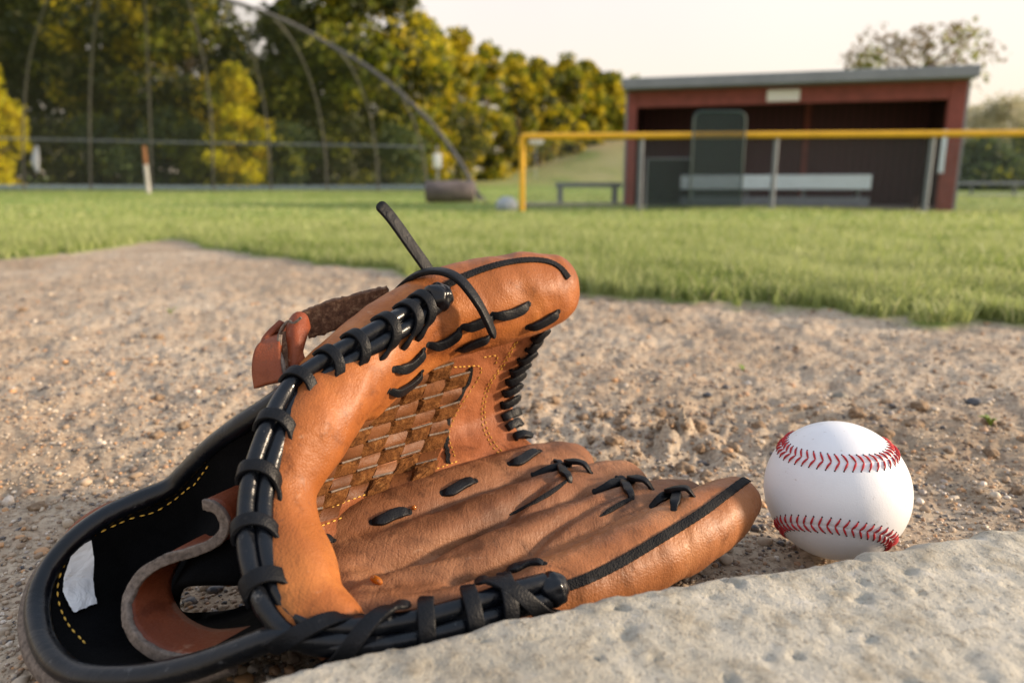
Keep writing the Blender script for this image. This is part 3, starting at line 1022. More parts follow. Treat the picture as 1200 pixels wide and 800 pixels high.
SN = 2400
S0 = [seam(4 * math.pi * i / SN) for i in range(SN)]
view = (CAM - BC).normalized()
upv = (Vector((0, 0, 1)) - view * view.z).normalized()
rgt = upv.cross(view)
Rm = Matrix((upv, -rgt, view)).transposed()     # ball x -> up, z -> camera
Rm = Rm @ Euler((math.radians(-2), math.radians(-4), math.radians(4))).to_matrix()
S3 = [Rm @ s for s in S0]
ball = None
bm = bmesh.new()
bmesh.ops.create_icosphere(bm, subdivisions=7, radius=1)
from mathutils.kdtree import KDTree
kd = KDTree(SN)
for i, s in enumerate(S3): kd.insert(s, i)
kd.balance()
for v in bm.verts:
    d = kd.find(v.co.normalized())[2] * BR
    h = .00028 * math.exp(-(d / .0030) ** 2) - .00042 * math.exp(-(d / .00045) ** 2)
    v.co = v.co.normalized() * (BR + h)
me = bpy.data.meshes.new('baseball'); bm.to_mesh(me); bm.free()
ball = link('baseball', me, M['ball'])
ball.location = BC
tag(ball, 'white leather baseball with red stitching resting on the gravel right of the glove', 'baseball')
L_ = [0]
for i in range(SN): L_.append(L_[-1] + (S3[(i + 1) % SN] - S3[i]).length)
npair = 108
mr = MB(); mh = MB()
for k in range(npair):
    s = L_[-1] * (k + .5) / npair
    i = int(np.searchsorted(L_, s)) % SN
    p = S3[i].normalized(); t_ = (S3[(i + 1) % SN] - S3[i - 1]).normalized(); sd = p.cross(t_).normalized()
    for sg in (-1, 1):
        a = (p * BR + sd * sg * .00035 - t_ * .0006).normalized() * (BR + .0004)
        b = (p * BR + sd * sg * .0042 + t_ * .0014).normalized() * (BR + .00005)
        mid = (a + b).normalized() * (BR + .0008)
        pts = [a.normalized() * (BR - .0002), a, mid, (mid * .4 + b * .6).normalized() * (BR + .0006), b, b.normalized() * (BR - .0004)]
        mr.tube([Vector(q) for q in spline(pts, 9)], [.0002, .0004, .0005, .00054, .00054, .00048, .0004, .0003, .00016], 7)
        mh.ell(b + (b - a).normalized() * .0003 - b.normalized() * .0001, Matrix.Identity(3), (.0005, .0005, .0005), 6, 4)
for nm, mb_, mt in (('stitches', mr, M['red']), ('stitch_holes', mh, M['hole'])):
    o = mb_.build(nm, mt); o.parent = ball
# ================================================================== GROUND
def terrain(x, y):
    x = np.asarray(x, float); y = np.asarray(y, float)
    z = -.27 * sstep(1.8, 10, y) * (1 - .0 * x)
    z = z + .17 * sstep(16, 32, y) * (1 - sstep(-4, 6, x))           # field lifts again towards the backstop
    hill = sstep(38, 120, y) * sstep(-16, 12, x - y * .02) * 6.2
    z = z + hill + 1.4 * sstep(50, 150, y)
    z = z + fbm(x * .25, y * .25, 3, 21) * .10 * sstep(6, 16, y)
    return z


_ex = [-3.0, -1.37, -1.15, -1.02, -.98, -.90, -.80, -.62, -.50, -.36, -.18, .00, .15, .30, .46, .62, .80, 1.2, 3.0]
_ey = [1.85, 1.90, 2.12, 2.42, 2.75, 2.78, 2.35, 2.02, 1.80, 1.66, 1.52, 1.42, 1.32, 1.27, 1.20, 1.13, 1.06, .98, .80]
# lawn edge as seen in the photo: y as a function of the bearing x/y
_bx = np.array([-60, 0, 100, 175, 195, 215, 240, 330, 420, 520, 640, 700, 780, 850, 930, 1000, 1100, 1200, 1300.0])
_by = np.array([306, 305, 294, 281, 277, 278, 290, 304, 314, 324, 337, 345, 349, 354, 360, 366, 372, 376, 382.0])
_eY = np.array([PZ(a, b, 0).y for a, b in zip(_bx, _by)])
_eT = np.array([PZ(a, b, 0).x / PZ(a, b, 0).y for a, b in zip(_bx, _by)])


def lawn_d(x, y):
    """>0 inside the lawn (metres beyond the ragged edge)"""
    x = np.asarray(x, float); y = np.asarray(y, float)
    e = np.interp(x / np.maximum(y, .05), _eT, _eY)
    e = e + fbm(x * 7, y * 7, 3, 4) * .10 + fbm(x * 30, y * 30, 2, 8) * .06
    return np.where(y > 0, y - e, -1)


def dirt_h(x, y):
    near = 1 - sstep(1.2, 3.0, np.hypot(x, y))
    h = fbm(x * 7, y * 7, 3, 31) * .010 + fbm(x * 38, y * 38, 3, 33) * .0062 + fbm(x * 150, y * 150, 2, 35) * .0030
    # flat where the glove and the ball lie
    k = np.clip(((x - .02) / .26) ** 2 + ((y - .34) / .17) ** 2, 0, 3)
    calm = sstep(.6, 1.6, k)
    h = h * (.25 + .75 * calm) * (.25 + .75 * near)
    # churned dirt behind the glove and the ball
    ch = np.exp(-(((x - .10) / .20) ** 2 + ((y - .55) / .085) ** 2))
    h = h + ch * (fbm(x * 55, y * 55, 3, 44) * .010 + fbm(x * 140, y * 140, 2, 45) * .005)
    h = h + .016 * np.exp(-(((x - .135) / .015) ** 2 + ((y - .565) / .018) ** 2)) * (1 + 2 * fbm(x * 120, y * 120, 2, 40))
    h = h - .006 * np.exp(-(((x + .40) / .22) ** 2 + ((y - .98) / .06) ** 2))
    h = h - .004 * np.exp(-(((x - .10) / .16) ** 2 + ((y - .52) / .03) ** 2))
    return h - .0022


NRr, NA = 780, 760
rr = .10 * (2500 / .10) ** (np.linspace(0, 1, NRr) ** 1.12)
aa = np.radians(np.linspace(-58, 58, NA))
Rg, Ag = np.meshgrid(rr, aa, indexing='ij')
X = Rg * np.sin(Ag); Y = Rg * np.cos(Ag) - .04
ld = lawn_d(X, Y)
lm = sstep(-.02, .03, ld)
Z = terrain(X, Y) + dirt_h(X, Y) * (1 - .6 * lm) * (Rg < 8) + lm * .004 * (Rg < 20)
Vg = np.stack([X, Y, Z], -1).reshape(-1, 3)
I = (np.arange(NRr - 1)[:, None] * NA + np.arange(NA - 1)[None]).ravel()
Qg = np.stack([I, I + 1, I + NA + 1, I + NA], 1)
t = NT('ground')
v = t.coord()
big = t.noise(v, 3.0, 5, .6, .3); mid = t.noise(v, 26, 5, .65); fin = t.noise(v, 240, 5, .7); tiny = t.noise(v, 800, 3, .6)
sand = t.ramp(big, [(.3, (.29, .22, .148)), (.5, (.44, .355, .262)), (.72, (.57, .485, .375))])
sand = t.mix(t.ramp(mid, [(.45, 0.0), (.70, .5)]), sand, (.34, .215, .13))
sand = t.mix(t.ramp(fin, [(.42, .55), (.52, 0.0)]), sand, (.16, .115, .08))
sand = t.mix(t.ramp(fin, [(.58, 0.0), (.70, .5)]), sand, (.55, .46, .36))
sand = t.mix(t.ramp(tiny, [(.62, 0.0), (.72, .6)]), sand, (.62, .54, .45))
turf = t.ramp(t.noise(t.coord((1, .35, 1)), 1.6, 5, .6), [(.3, (.14, .20, .035)), (.5, (.20, .28, .06)), (.7, (.28, .34, .10))])
hillc = t.ramp(t.noise(t.coord((1, .3, 1)), .22, 6, .65), [(.35, (.16, .20, .05)), (.5, (.34, .28, .13)), (.66, (.42, .33, .19))])
far = t.new('ShaderNodeAttribute', attribute_name='hill').outputs['Fac']
turf = t.mix(far, turf, hillc)
msk = t.new('ShaderNodeAttribute', attribute_name='lawn').outputs['Fac']
t.set(Base_Color=t.mix(msk, sand, turf), Roughness=.95)
b1 = t.bump(fin, .8, .0016)
b1 = t.bump(tiny, .6, .0006, b1)
t.set(Normal=b1)
t.b.inputs['Specular IOR Level'].default_value = .2
M['ground'] = t.m
g = npmesh('ground', Vg, Qg, M['ground'])
tag(g, kind='structure')
for nm, arr in (('lawn', lm), ('hill', sstep(44, 60, Y) * sstep(-14, -4, X - 0 * Y) * (.55 + .45 * sstep(70, 100, Y)))):
    at = g.data.attributes.new(nm, 'FLOAT', 'POINT'); at.data.foreach_set('value', arr.ravel().astype(np.float32))


def gz(x, y):
    l = float(sstep(-.02, .03, lawn_d(x, y)))
    return float(terrain(x, y) + dirt_h(x, y) * (1 - .6 * l) * (math.hypot(x, y) < 8))


# ---- gravel: coarse sand and small pebbles
def ico(sub):
    bm = bmesh.new(); bmesh.ops.create_icosphere(bm, subdivisions=sub, radius=1)
    Vv = np.array([v.co[:] for v in bm.verts]); Fv = np.array([[v.index for v in f.verts] for f in bm.faces]); bm.free()
    return Vv, Fv


def pebbles(n, rmin, rmax, power, ymax, sub, ymin=.17):
    Vi, Fi = ico(sub)
    # even density on screen: more of them near
    u = rng.random(n * 2)
    yy = ymin * (ymax / ymin) ** (u ** .85)
    xx = (rng.random(n * 2) * 2 - 1) * (yy * .80 + .04)
    ok = (lawn_d(xx, yy) < .01)
    xx = xx[ok][:n]; yy = yy[ok][:n]; n = len(xx)
    rad = rmin * (rmax / rmin) ** (rng.random(n) ** power)
    h = terrain(xx, yy) + dirt_h(xx, yy)
    sc = rad[:, None] * rng.uniform(.65, 1.25, (n, 3)); sc[:, 2] *= .72
    ph = rng.random(n) * 6.283
    lump = 1 + rng.normal(0, .13, (n, len(Vi)))
    P = Vi[None] * lump[:, :, None] * sc[:, None]
    c, s = np.cos(ph)[:, None], np.sin(ph)[:, None]
    P = np.stack([P[:, :, 0] * c - P[:, :, 1] * s + xx[:, None], P[:, :, 0] * s + P[:, :, 1] * c + yy[:, None], P[:, :, 2] + (h + rad * rng.uniform(-.1, .35, n))[:, None]], -1)
    Fq = Fi[None] + (np.arange(n) * len(Vi))[:, None, None]
    return P.reshape(-1, 3), Fq.reshape(-1, 3)


t = NT('gravel')
oi = t.new('ShaderNodeNewGeometry').outputs['Random Per Island']
pal = t.ramp(oi, [(0, (.30, .22, .15)), (.20, (.42, .33, .24)), (.36, (.20, .14, .10)), (.48, (.52, .44, .34)), (.60, (.38, .22, .12)), (.66, (.50, .27, .12)), (.71, (.33, .28, .24)), (.77, (.62, .55, .47)), (.81, (.045, .045, .052)), (.91, (.09, .085, .085)), (.96, (.44, .36, .27))], 'CONSTANT')
n = t.noise(t.coord(), 500, 3)
t.set(Base_Color=t.mix(t.ramp(n, [(.4, 0.0), (.65, .35)]), pal, (.30, .22, .15)), Roughness=t.ramp(oi, [(.2, .9), (.8, .45)]))
M['gravel'] = t.m
Pa, Fa = pebbles(62000, .00045, .0019, 1.7, 1.9, 1)
Pb, Fb = pebbles(9000, .0012, .0040, 3.4, 2.4, 2)
gv = npmesh('gravel', np.vstack([Pa, Pb]), np.vstack([Fa, Fb + len(Pa)]), M['gravel'])
# crumbly lumps of soil
Vi, Fi = ico(3); Pc = []; Fc_ = []
for k in range(420):
    if k < 260: x = rng.normal(.11, .15); y = rng.normal(.555, .06)
    else: y = .25 * (1.6 / .25) ** rng.random(); x = (rng.random() * 2 - 1) * y * .75
    if y < .44 and abs(x) < .26 or y > 1.8: continue
    r = .0018 * (4.2 ** (rng.random() ** 1.8)); sd = rng.random() * 90
    Q3 = np.array([Vector(v) * (1 + .45 * noise.noise(Vector(v) * 1.6 + Vector((sd, 0, 0))) + .25 * noise.noise(Vector(v) * 4 + Vector((0, sd, 0)))) for v in Vi])
    Pc.append(Q3 * np.array([r, r, r * .7]) + np.array([x, y, gz(x, y) + r * .15])); Fc_.append(Fi + len(Vi) * (len(Pc) - 1))
t = NT('soil')
v = t.coord(); n = t.noise(v, 260, 5, .7)
t.set(Base_Color=t.ramp(n, [(.35, (.13, .085, .05)), (.55, (.25, .17, .105)), (.72, (.42, .33, .23))]), Roughness=.95, Normal=t.bump(n, 1.0, .0012))
M['soil'] = t.m
tag(npmesh('dirt_crumbs', np.vstack(Pc), np.vstack(Fc_), M['soil']), 'crumbly brown lumps of dirt around the glove and ball', kind='stuff')
tag(gv, 'loose coarse sand and tiny pebbles of the infield', kind='stuff')


def stone(px, py, r, mat, label, squash=.65):
    bm = bmesh.new(); bmesh.ops.create_icosphere(bm, subdivisions=4, radius=1)
    sd = random.random() * 50
    p = PZ(px, py, 0)
    for v in bm.verts:
        v.co *= 1 + .22 * noise.noise(v.co * 1.2 + Vector((sd, 0, 0))) + .05 * noise.noise(v.co * 4 + Vector((sd, 3, 0)))
        v.co = Vector((v.co.x * r * 1.2, v.co.y * r, v.co.z * r * squash))
    me = bpy.data.meshes.new('s'); bm.to_mesh(me); bm.free()
    o = link('stone', me, mat); o.location = (p.x, p.y, gz(p.x, p.y) + r * squash * .45); me.name = 'stone'
    tag(o, label, 'stone', 'single stones on the gravel')


M['st1'] = flat('grey_stone', (.20, .18, .14), .7, .25, 150, bumps=.3, bscale=300)
M['st2'] = flat('dark_stone', (.06, .062, .07), .6, .3, 150, bumps=.3, bscale=300)
M['st3'] = flat('orange_stone', (.42, .24, .12), .6, .2, 150, bumps=.3, bscale=300)
stone(985, 459, .0065, M['st1'], 'round olive grey stone behind the ball, largest on the gravel')
stone(1141, 471, .0060, M['st2'], 'flat dark grey stone at the right behind the ball')
stone(940, 476, .0042, M['st3'], 'buff pebble just left of the olive grey stone')
stone(853, 521, .0034, M['st3'], 'small orange pebble between the clod and the ball')
stone(48, 633, .0032, M['st3'], 'small orange pebble left of the black wrist binding')
stone(829, 463, .0038, M['st2'], 'small dark stone behind the glove fingertips')
# little weed sprouts
def sprout(px, py, n, h, label):
    p = PZ(px, py, 0); mb = MB()
    for i in range(n):
        a = random.random() * 6.28; l = h * random.uniform(.6, 1.2)
        base = Vector((p.x, p.y, gz(p.x, p.y))); tip = base + Vector((math.cos(a) * l * .8, math.sin(a) * l * .8, l * .6))
        mid_ = base.lerp(tip, .5) + Vector((0, 0, l * .25)); mb.tube(spline([base, mid_, tip], 7), [.0006, .0008, .0009, .0009, .0007, .0005, .0002], 5, flat=(1.3, .4))
    tag(mb.build('weed_sprout', M['weed']), label, 'weed', 'weed sprouts in the gravel')


t = NT('weed'); t.set(Base_Color=(.16, .24, .03), Roughness=.6); M['weed'] = t.m
sprout(1160, 500, 7, .016, 'thin green weed sprout in the gravel right of the ball')
sprout(872, 425, 4, .010, 'tiny green sprout in the gravel near the lawn')
sprout(200, 368, 6, .014, 'tiny green sprout alone in the bare dirt at left')

# ================================================================== CONCRETE SLAB
TOPZ = .0455
e_px = [(120, 815), (270, 786), (330, 770), (400, 752), (470, 737), (560, 720), (650, 700), (720, 684), (800, 669), (880, 657), (960, 647), (1040, 633), (1120, 618), (1200, 605), (1400, 570)]
E_ = spline([PZ(a, b, TOPZ) for a, b in e_px], 260)
E_ = E_[:, :2]
nw = 170
depth_dir = np.array([.30, -.95])
s_ = np.linspace(0, 1, nw) ** 1.25
SX = E_[:, None, 0] + depth_dir[0] * s_[None] * .30; SY = E_[:, None, 1] + depth_dir[1] * s_[None] * .30
dist = s_[None] * .30 * np.ones_like(SX)
SZ = TOPZ + fbm(SX * 18, SY * 18, 3, 50) * .0016 + fbm(SX * 120, SY * 120, 3, 52) * .0013 + fbm(SX * 420, SY * 420, 2, 53) * .0005
pit = fbm(SX * 75, SY * 75, 2, 55)
SZ -= np.clip(pit - .42, 0, 1) * .006 + np.clip(fbm(SX * 210, SY * 210, 2, 54) - .36, 0, 1) * .008
SZ -= .006 * np.exp(-(dist / .003) ** 1.2) * (1 + 1.4 * fbm(SX * 60, SY * 60, 2, 57))
SZ = SZ - .0022
jit = fbm(SX * 70, SY * 70, 3, 58) * .0022 * np.exp(-dist / .01)
SX += -depth_dir[0] * jit; SY += -depth_dir[1] * jit
top = np.stack([SX, SY, SZ], -1)
side = []
for k in range(1, 9):
    f = k / 8
    q = top[:, 0].copy(); q[:, 2] = top[:, 0, 2] * (1 - f) + (-.02) * f
    q[:, 0] += -.30 * .004 * f + fbm(q[:, 0] * 90, q[:, 2] * 90, 2, 60) * .003; q[:, 1] += .95 * .003 * math.sin(f * 3) + fbm(q[:, 0] * 80, q[:, 2] * 99, 2, 61) * .003
    side.append(q)
G3 = np.concatenate([np.stack(side[::-1], 1), top], 1)
m_, n_ = G3.shape[:2]
# bottom and outer closing rim
bot = G3[:, -1].copy(); bot[:, 2] = -.02
G3 = np.concatenate([G3, bot[:, None]], 1); n_ += 1
Vv = G3.reshape(-1, 3)
Qv = np.array([[i * n_ + j, (i + 1) * n_ + j, (i + 1) * n_ + j + 1, i * n_ + j + 1] for i in range(m_ - 1) for j in range(n_ - 1)])
t = NT('concrete')
v = t.coord()
a1 = t.noise(v, 14, 6, .65, .5); a2 = t.noise(v, 70, 6, .7); a3 = t.noise(v, 420, 4, .7)
c = t.ramp(a1, [(.3, (.29, .262, .205)), (.5, (.40, .37, .30)), (.7, (.50, .465, .385))])
c = t.mix(t.ramp(a2, [(.50, 0.0), (.66, .7)]), c, (.20, .17, .12))
c = t.mix(t.ramp(a2, [(.28, .5), (.42, 0.0)]), c, (.58, .57, .54))
c = t.mix(t.ramp(a3, [(.56, 0.0), (.66, .75)]), c, (.14, .12, .09))
wp = t.noise(v, 17, 5, .6)
c = t.mix(t.ramp(t.noise(t.coord((1, 1, 0)), 9.0, 4, .6, .6), [(.66, 0.0), (.675, .8)]), c, (.66, .66, .66))
t.set(Base_Color=c, Roughness=t.ramp(a2, [(.3, .55), (.7, .85)]))
b1 = t.bump(a2, .55, .003); b1 = t.bump(a3, .8, .0010, b1)
vr = t.new('ShaderNodeTexVoronoi', {'Vector': v, 'Scale': 160.0}).outputs['Distance']
b1 = t.bump(t.ramp(vr, [(0, 0.0), (.16, 1.0)]), .35, .0012, b1)
b1 = t.bump(t.noise(v, 1100, 3, .7), .6, .0005, b1)
t.set(Normal=b1)
M['concrete'] = t.m
sl = npmesh('concrete_slab', Vv, Qv, M['concrete'])
tag(sl, 'worn pitted pale concrete slab crossing the bottom right corner in front of glove and ball', 'slab')

# ================================================================== GRASS
def blades(n, ymin, ymax, hmin, hmax, w, seed, edgeonly=None, spread=.86, front=1.0):
    r_ = np.random.default_rng(seed)
    u = r_.random(n * 2)
    yy = ymin * (ymax / ymin) ** (u ** front)
    xx = (r_.random(n * 2) * 2 - 1) * (yy * spread + .1)
    d = lawn_d(xx, yy)
    ok = d > 0
    if edgeonly: ok &= d < edgeonly
    dens = fbm(xx * 5, yy * 5, 2, 70) + .5
    ok &= r_.random(n * 2) < (.35 + dens)
    xx = xx[ok][:n]; yy = yy[ok][:n]; d = d[ok][:n]; n = len(xx)
    z0 = terrain(xx, yy) + .002
    h = r_.uniform(hmin, hmax, n) * (.62 + .38 * sstep(0, .25, d)) * (1 + .55 * fbm(xx * 6, yy * 6, 2, 71))
    az = r_.random(n) * 6.283; lean = r_.uniform(.1, .75, n) * h
    dx, dy = np.cos(az) * lean, np.sin(az) * lean
    fa = r_.random(n) * 3.1416
    wx, wy = np.cos(fa) * w * .5, np.sin(fa) * w * .5
    wj = r_.uniform(.6, 1.4, n); wx *= wj; wy *= wj
    P = np.zeros((n, 6, 3))
    for k, (f, hh, ww) in enumerate(((0, 0, 1), (.35, .55, .9), (1, 1, .12))):
        P[:, k * 2, 0] = xx + dx * f - wx * ww; P[:, k * 2, 1] = yy + dy * f - wy * ww
        P[:, k * 2 + 1, 0] = xx + dx * f + wx * ww; P[:, k * 2 + 1, 1] = yy + dy * f + wy * ww
        P[:, k * 2, 2] = P[:, k * 2 + 1, 2] = z0 + h * hh
    b = np.arange(n)[:, None] * 6
    Q_ = np.concatenate([b + np.array([[0, 1, 3, 2]]), b + np.array([[2, 3, 5, 4]])], 0)
    return P.reshape(-1, 3), Q_


t = NT('grass')
oi = t.new('ShaderNodeNewGeometry').outputs['Random Per Island']
pal = t.ramp(oi, [(0, (.09, .16, .02)), (.3, (.19, .27, .05)), (.55, (.29, .36, .09)), (.75, (.38, .44, .15)), (.88, (.46, .48, .21)), (1, (.60, .55, .34))])
pt = t.noise(t.coord(), 2.2, 3, .6)
pal = t.mix(t.ramp(pt, [(.35, 0.0), (.65, .75)]), pal, (.42, .46, .19))
t.set(Base_Color=pal, Roughness=.5)
tr = t.new('ShaderNodeBsdfTranslucent', {'Color': pal})
mx = t.new('ShaderNodeMixShader', {0: .45, 1: t.b.outputs[0], 2: tr.outputs[0]})
t.l.new(mx.outputs[0], t.out.inputs[0])
M['grass'] = t.m
PP = []; QQ = []; off = 0
for args in ((120000, .95, 3.2, .022, .045, .0026, 1, None, 1.15, 1.0), (70000, .95, 3.4, .026, .052, .0026, 2, .30, 1.1, 1.0), (80000, 3.0, 9.0, .025, .045, .007, 3, None, 1.15, 1.0), (65000, 8.0, 34.0, .03, .05, .02, 4, None, 1.15, 1.0)):
    a, b = blades(*args); PP.append(a); QQ.append(b + off); off += len(a)
gr = npmesh('grass', np.vstack(PP), np.vstack(QQ), M['grass'])
tag(gr, 'short green mown grass of the outfield lawn', 'grass', kind='stuff')
# ================================================================== BACKGROUND
def X_at(px, Y):
    return (px - 600) / F * Y * .977


def GP_(px, Y):
    x = X_at(px, Y); return Vector((x, Y, float(terrain(x, Y))))


def zpix(py, Y):
    d = ray(600, py); return CAMH + d.z * Y / d.y


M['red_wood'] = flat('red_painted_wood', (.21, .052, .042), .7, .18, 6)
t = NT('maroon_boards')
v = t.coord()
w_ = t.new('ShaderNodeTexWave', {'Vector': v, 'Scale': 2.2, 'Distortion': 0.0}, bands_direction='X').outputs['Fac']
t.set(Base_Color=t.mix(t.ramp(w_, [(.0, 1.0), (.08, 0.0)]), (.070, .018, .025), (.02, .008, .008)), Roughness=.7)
M['maroon'] = t.m  # wall colour darkened for the shade inside the dugout
M['shaded_maroon'] = flat('shaded_maroon_boards', (.04, .014, .014), .75, .2, 5)  # deeper maroon carries the dugout's inner shade in its colour
M['roof_grey'] = flat('grey_roof_edge', (.20, .22, .25), .6, .1, 4)
M['yellow'] = flat('yellow_rail_cap', (.78, .42, .015), .45, .08, 5)
M['galv'] = flat('galvanised_pipe', (.17, .19, .215), .6, .12, 8)
M['galv_dark'] = flat('weathered_pipe', (.085, .082, .078), .7, .2, 8)
M['alu'] = flat('aluminium_bench', (.70, .80, .90), .5, .06, 8)
M['white'] = flat('white_paint', (.74, .75, .76), .5, .05, 8)
M['bark'] = flat('bark', (.09, .065, .045), .9, .35, 6, bumps=.6, bscale=12)


def mesh_mat(name, col, cell, wire, alpha_min=0.0, soft=None):
    """chain link: crossing diagonal wires, open between them"""
    t = NT(name)
    c = t.new('ShaderNodeTexCoord').outputs['UV']
    sp = t.new('ShaderNodeSeparateXYZ', {0: c})
    def bandn(op):
        s = t.math(op, sp.outputs[0], sp.outputs[1]); s = t.math('DIVIDE', s, cell); s = t.math('FRACT', s)
        s = t.math('SUBTRACT', s, .5); s = t.math('ABSOLUTE', s)
        return t.math('LESS_THAN', s, wire)
    a = t.math('MAXIMUM', bandn('ADD'), bandn('SUBTRACT'))
    if alpha_min: a = t.math('MAXIMUM', a, alpha_min)
    t.set(Base_Color=col, Roughness=.5, Alpha=a)
    return t.m


M['chain'] = mesh_mat('chain_link', (.12, .13, .14), .07, .045)
M['chain_hood'] = mesh_mat('chain_link_hood', (.07, .07, .065), .08, .075)
M['wind'] = mesh_mat('green_mesh_cloth', (.010, .034, .036), .02, .10, .36)


def sheet(name, Pg, mat, parent):
    """grid of 3-D points with a UV in metres"""
    a = len(Pg); b = len(Pg[0])
    o = mesh(name, [p for r in Pg for p in r], [(i * b + j, (i + 1) * b + j, (i + 1) * b + j + 1, i * b + j + 1) for i in range(a - 1) for j in range(b - 1)], mat, parent)
    uv = o.data.uv_layers.new(name='UVMap')
    U = [0]; 
    for i in range(1, a): U.append(U[-1] + (Vector(Pg[i][0]) - Vector(Pg[i - 1][0])).length)
    W = [0]
    mid = a // 2
    for j in range(1, b): W.append(W[-1] + (Vector(Pg[mid][j]) - Vector(Pg[mid][j - 1])).length)
    for l in o.data.loops:
        i, j = divmod(l.vertex_index, b); uv.data[l.index].uv = (U[i], W[j])
    return o


# ---------------- dugout
DL = Vector((X_at(733, 14.6), 14.6, 0)); DR = Vector((X_at(1120, 13.0), 13.0, 0))
ang_ = math.atan2(DR.y - DL.y, DR.x - DL.x)
LEN = (DR - DL).length
du = bpy.data.objects.new('dugout', None); COL.objects.link(du)
gzL = -.245
tag(du, 'open fronted dark red wooden dugout with grey flat roof behind the yellow topped fence', 'dugout')
du.location = (DL.x, DL.y, gzL)
MD = Matrix.Translation(DL + Vector((0, 0, gzL))) @ Matrix.Rotation(ang_, 4, 'Z')


def dpart(name, boxes, mat, parent=None, bev=.006):
    mb = MB()
    for lo, hi in boxes: mb.box(lo, hi, MD, bev)
    return mb.build(name, mat, parent or du, smooth=False)


H0, H1 = 2.16, 2.25        # wall top left/right (slopes with the ground)
dz = -.06                   # ground falls slightly to the right
dpart('post', [((0, 0, -.05), (.17, .14, H0))], M['red_wood'])
dpart('post', [((LEN - .26, 0, -.15), (LEN, .14, H0))], M['red_wood'])
dpart('fascia', [((.172, .01, 1.86), (LEN - .262, .10, H0 + .0))], M['red_wood'])
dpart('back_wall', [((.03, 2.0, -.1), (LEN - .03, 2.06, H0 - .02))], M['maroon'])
dpart('side_wall', [((.03, .145, -.1), (.09, 1.995, H0 - .02))], M['shaded_maroon'])
dpart('side_wall', [((LEN - .09, .145, -.1), (LEN - .03, 1.995, H0 - .02))], M['shaded_maroon'])
dpart('floor', [((.1, .15, -.1), (LEN - .1, 1.99, .03))], flat('dugout_floor', (.22, .19, .16), .9))
rf = dpart('roof', [((-.07, -.35, H0 + .005), (LEN + .08, 2.3, H0 + .20))], M['roof_grey'], bev=.02)
dpart('ceiling', [((.1, .15, H0 - .06), (LEN - .1, 1.99, H0 - .02))], M['shaded_maroon'])
dpart('trim', [((LEN + .003, .02, -.1), (LEN + .05, .12, H0 - .01))], M['roof_grey'])
dpart('trim', [((-.05, .02, -.05), (-.003, .12, H0 - .01))], M['roof_grey'])
dpart('stud', [((LEN * .585, 1.93, 0), (LEN * .605, 1.995, H0 - .1))], M['red_wood'])
dpart('board', [((LEN - .62, .02, -.1), (LEN - .55, .08, .22))], M['shaded_maroon'])
dpart('sign', [((LEN * .438, -.03, 1.90), (LEN * .438 + .56, .006, 2.10))], M['white'])
dpart('pipe', [((LEN - .30, -.03, .62), (LEN - .22, .02, 1.35))], M['alu'])

# bench inside the dugout
bn = empty('player_bench', (MD @ Vector((LEN * .42, .5, 0))), 'long silver bench in front of the maroon dugout wall', 'bench')
def bpart(name, boxes, mat, par, Mx, bev=.008):
    mb = MB()
    for lo, hi in boxes: mb.box(lo, hi, Mx, bev)
    return mb.build(name, mat, par, smooth=False)
b0, b1 = LEN * .180, LEN * .775
bpart('seat', [((b0, .35, .56), (b1, .70, .60))], M['alu'], bn, MD)
bpart('backrest', [((b0, .30, .335), (b1, .345, .60))], M['alu'], bn, MD)
bpart('foot_rail', [((b0, .30, .03), (b1, .36, .19))], M['galv'], bn, MD)
for f in (.06, .36, .66, .94):
    x = b0 + (b1 - b0) * f
    bpart('leg', [((x, .40, .0), (x + .05, .66, .555))], M['galv'], bn, MD)

# ---------------- fence with yellow top, chain link and posts
def gp(px, Y, dz=0.0):
    p = GP_(px, Y); p.z += dz; return p
FL = (612, 13.05); FR = (1320, 11.6)
fe = empty('rail_fence', gp(900, 12.5), 'chain link fence with thick yellow cap rail in front of the dugout', 'fence')
def fpt(u):      # along the fence, u = px
    s = (u - FL[0]) / (FR[0] - FL[0]); return FL[1] + (FR[1] - FL[1]) * s
tz = lambda u: zpix(160 - (u - 612) * .0065, fpt(u))
pts = [Vector((X_at(u, fpt(u)), fpt(u), tz(u))) for u in range(612, 1320, 40)]
mb = MB(); mb.tube(pts, .052, 12); mb.build('cap_rail', M['yellow'], fe)
mb = MB(); q = pts[0]; mb.tube([Vector((q.x, q.y, gp(612, q.y).z - .05)), Vector((q.x, q.y, q.z))], .047, 12); mb.build('end_post', M['yellow'], fe)
for u in (750, 906, 1087, 1260):
    Y = fpt(u) + .06; x = X_at(u, Y)
    mb = MB(); mb.tube([Vector((x, Y, gp(u, Y).z - .05)), Vector((x, Y, tz(u)))], .042, 12); mb.build('post', M['galv'], fe)
sheet('chain_link', [[Vector((p.x, p.y + .05, gp(600, p.y).z + (p.z - gp(600, p.y).z) * k / 3)) for k in range(4)] for p in pts], M['chain'], fe)

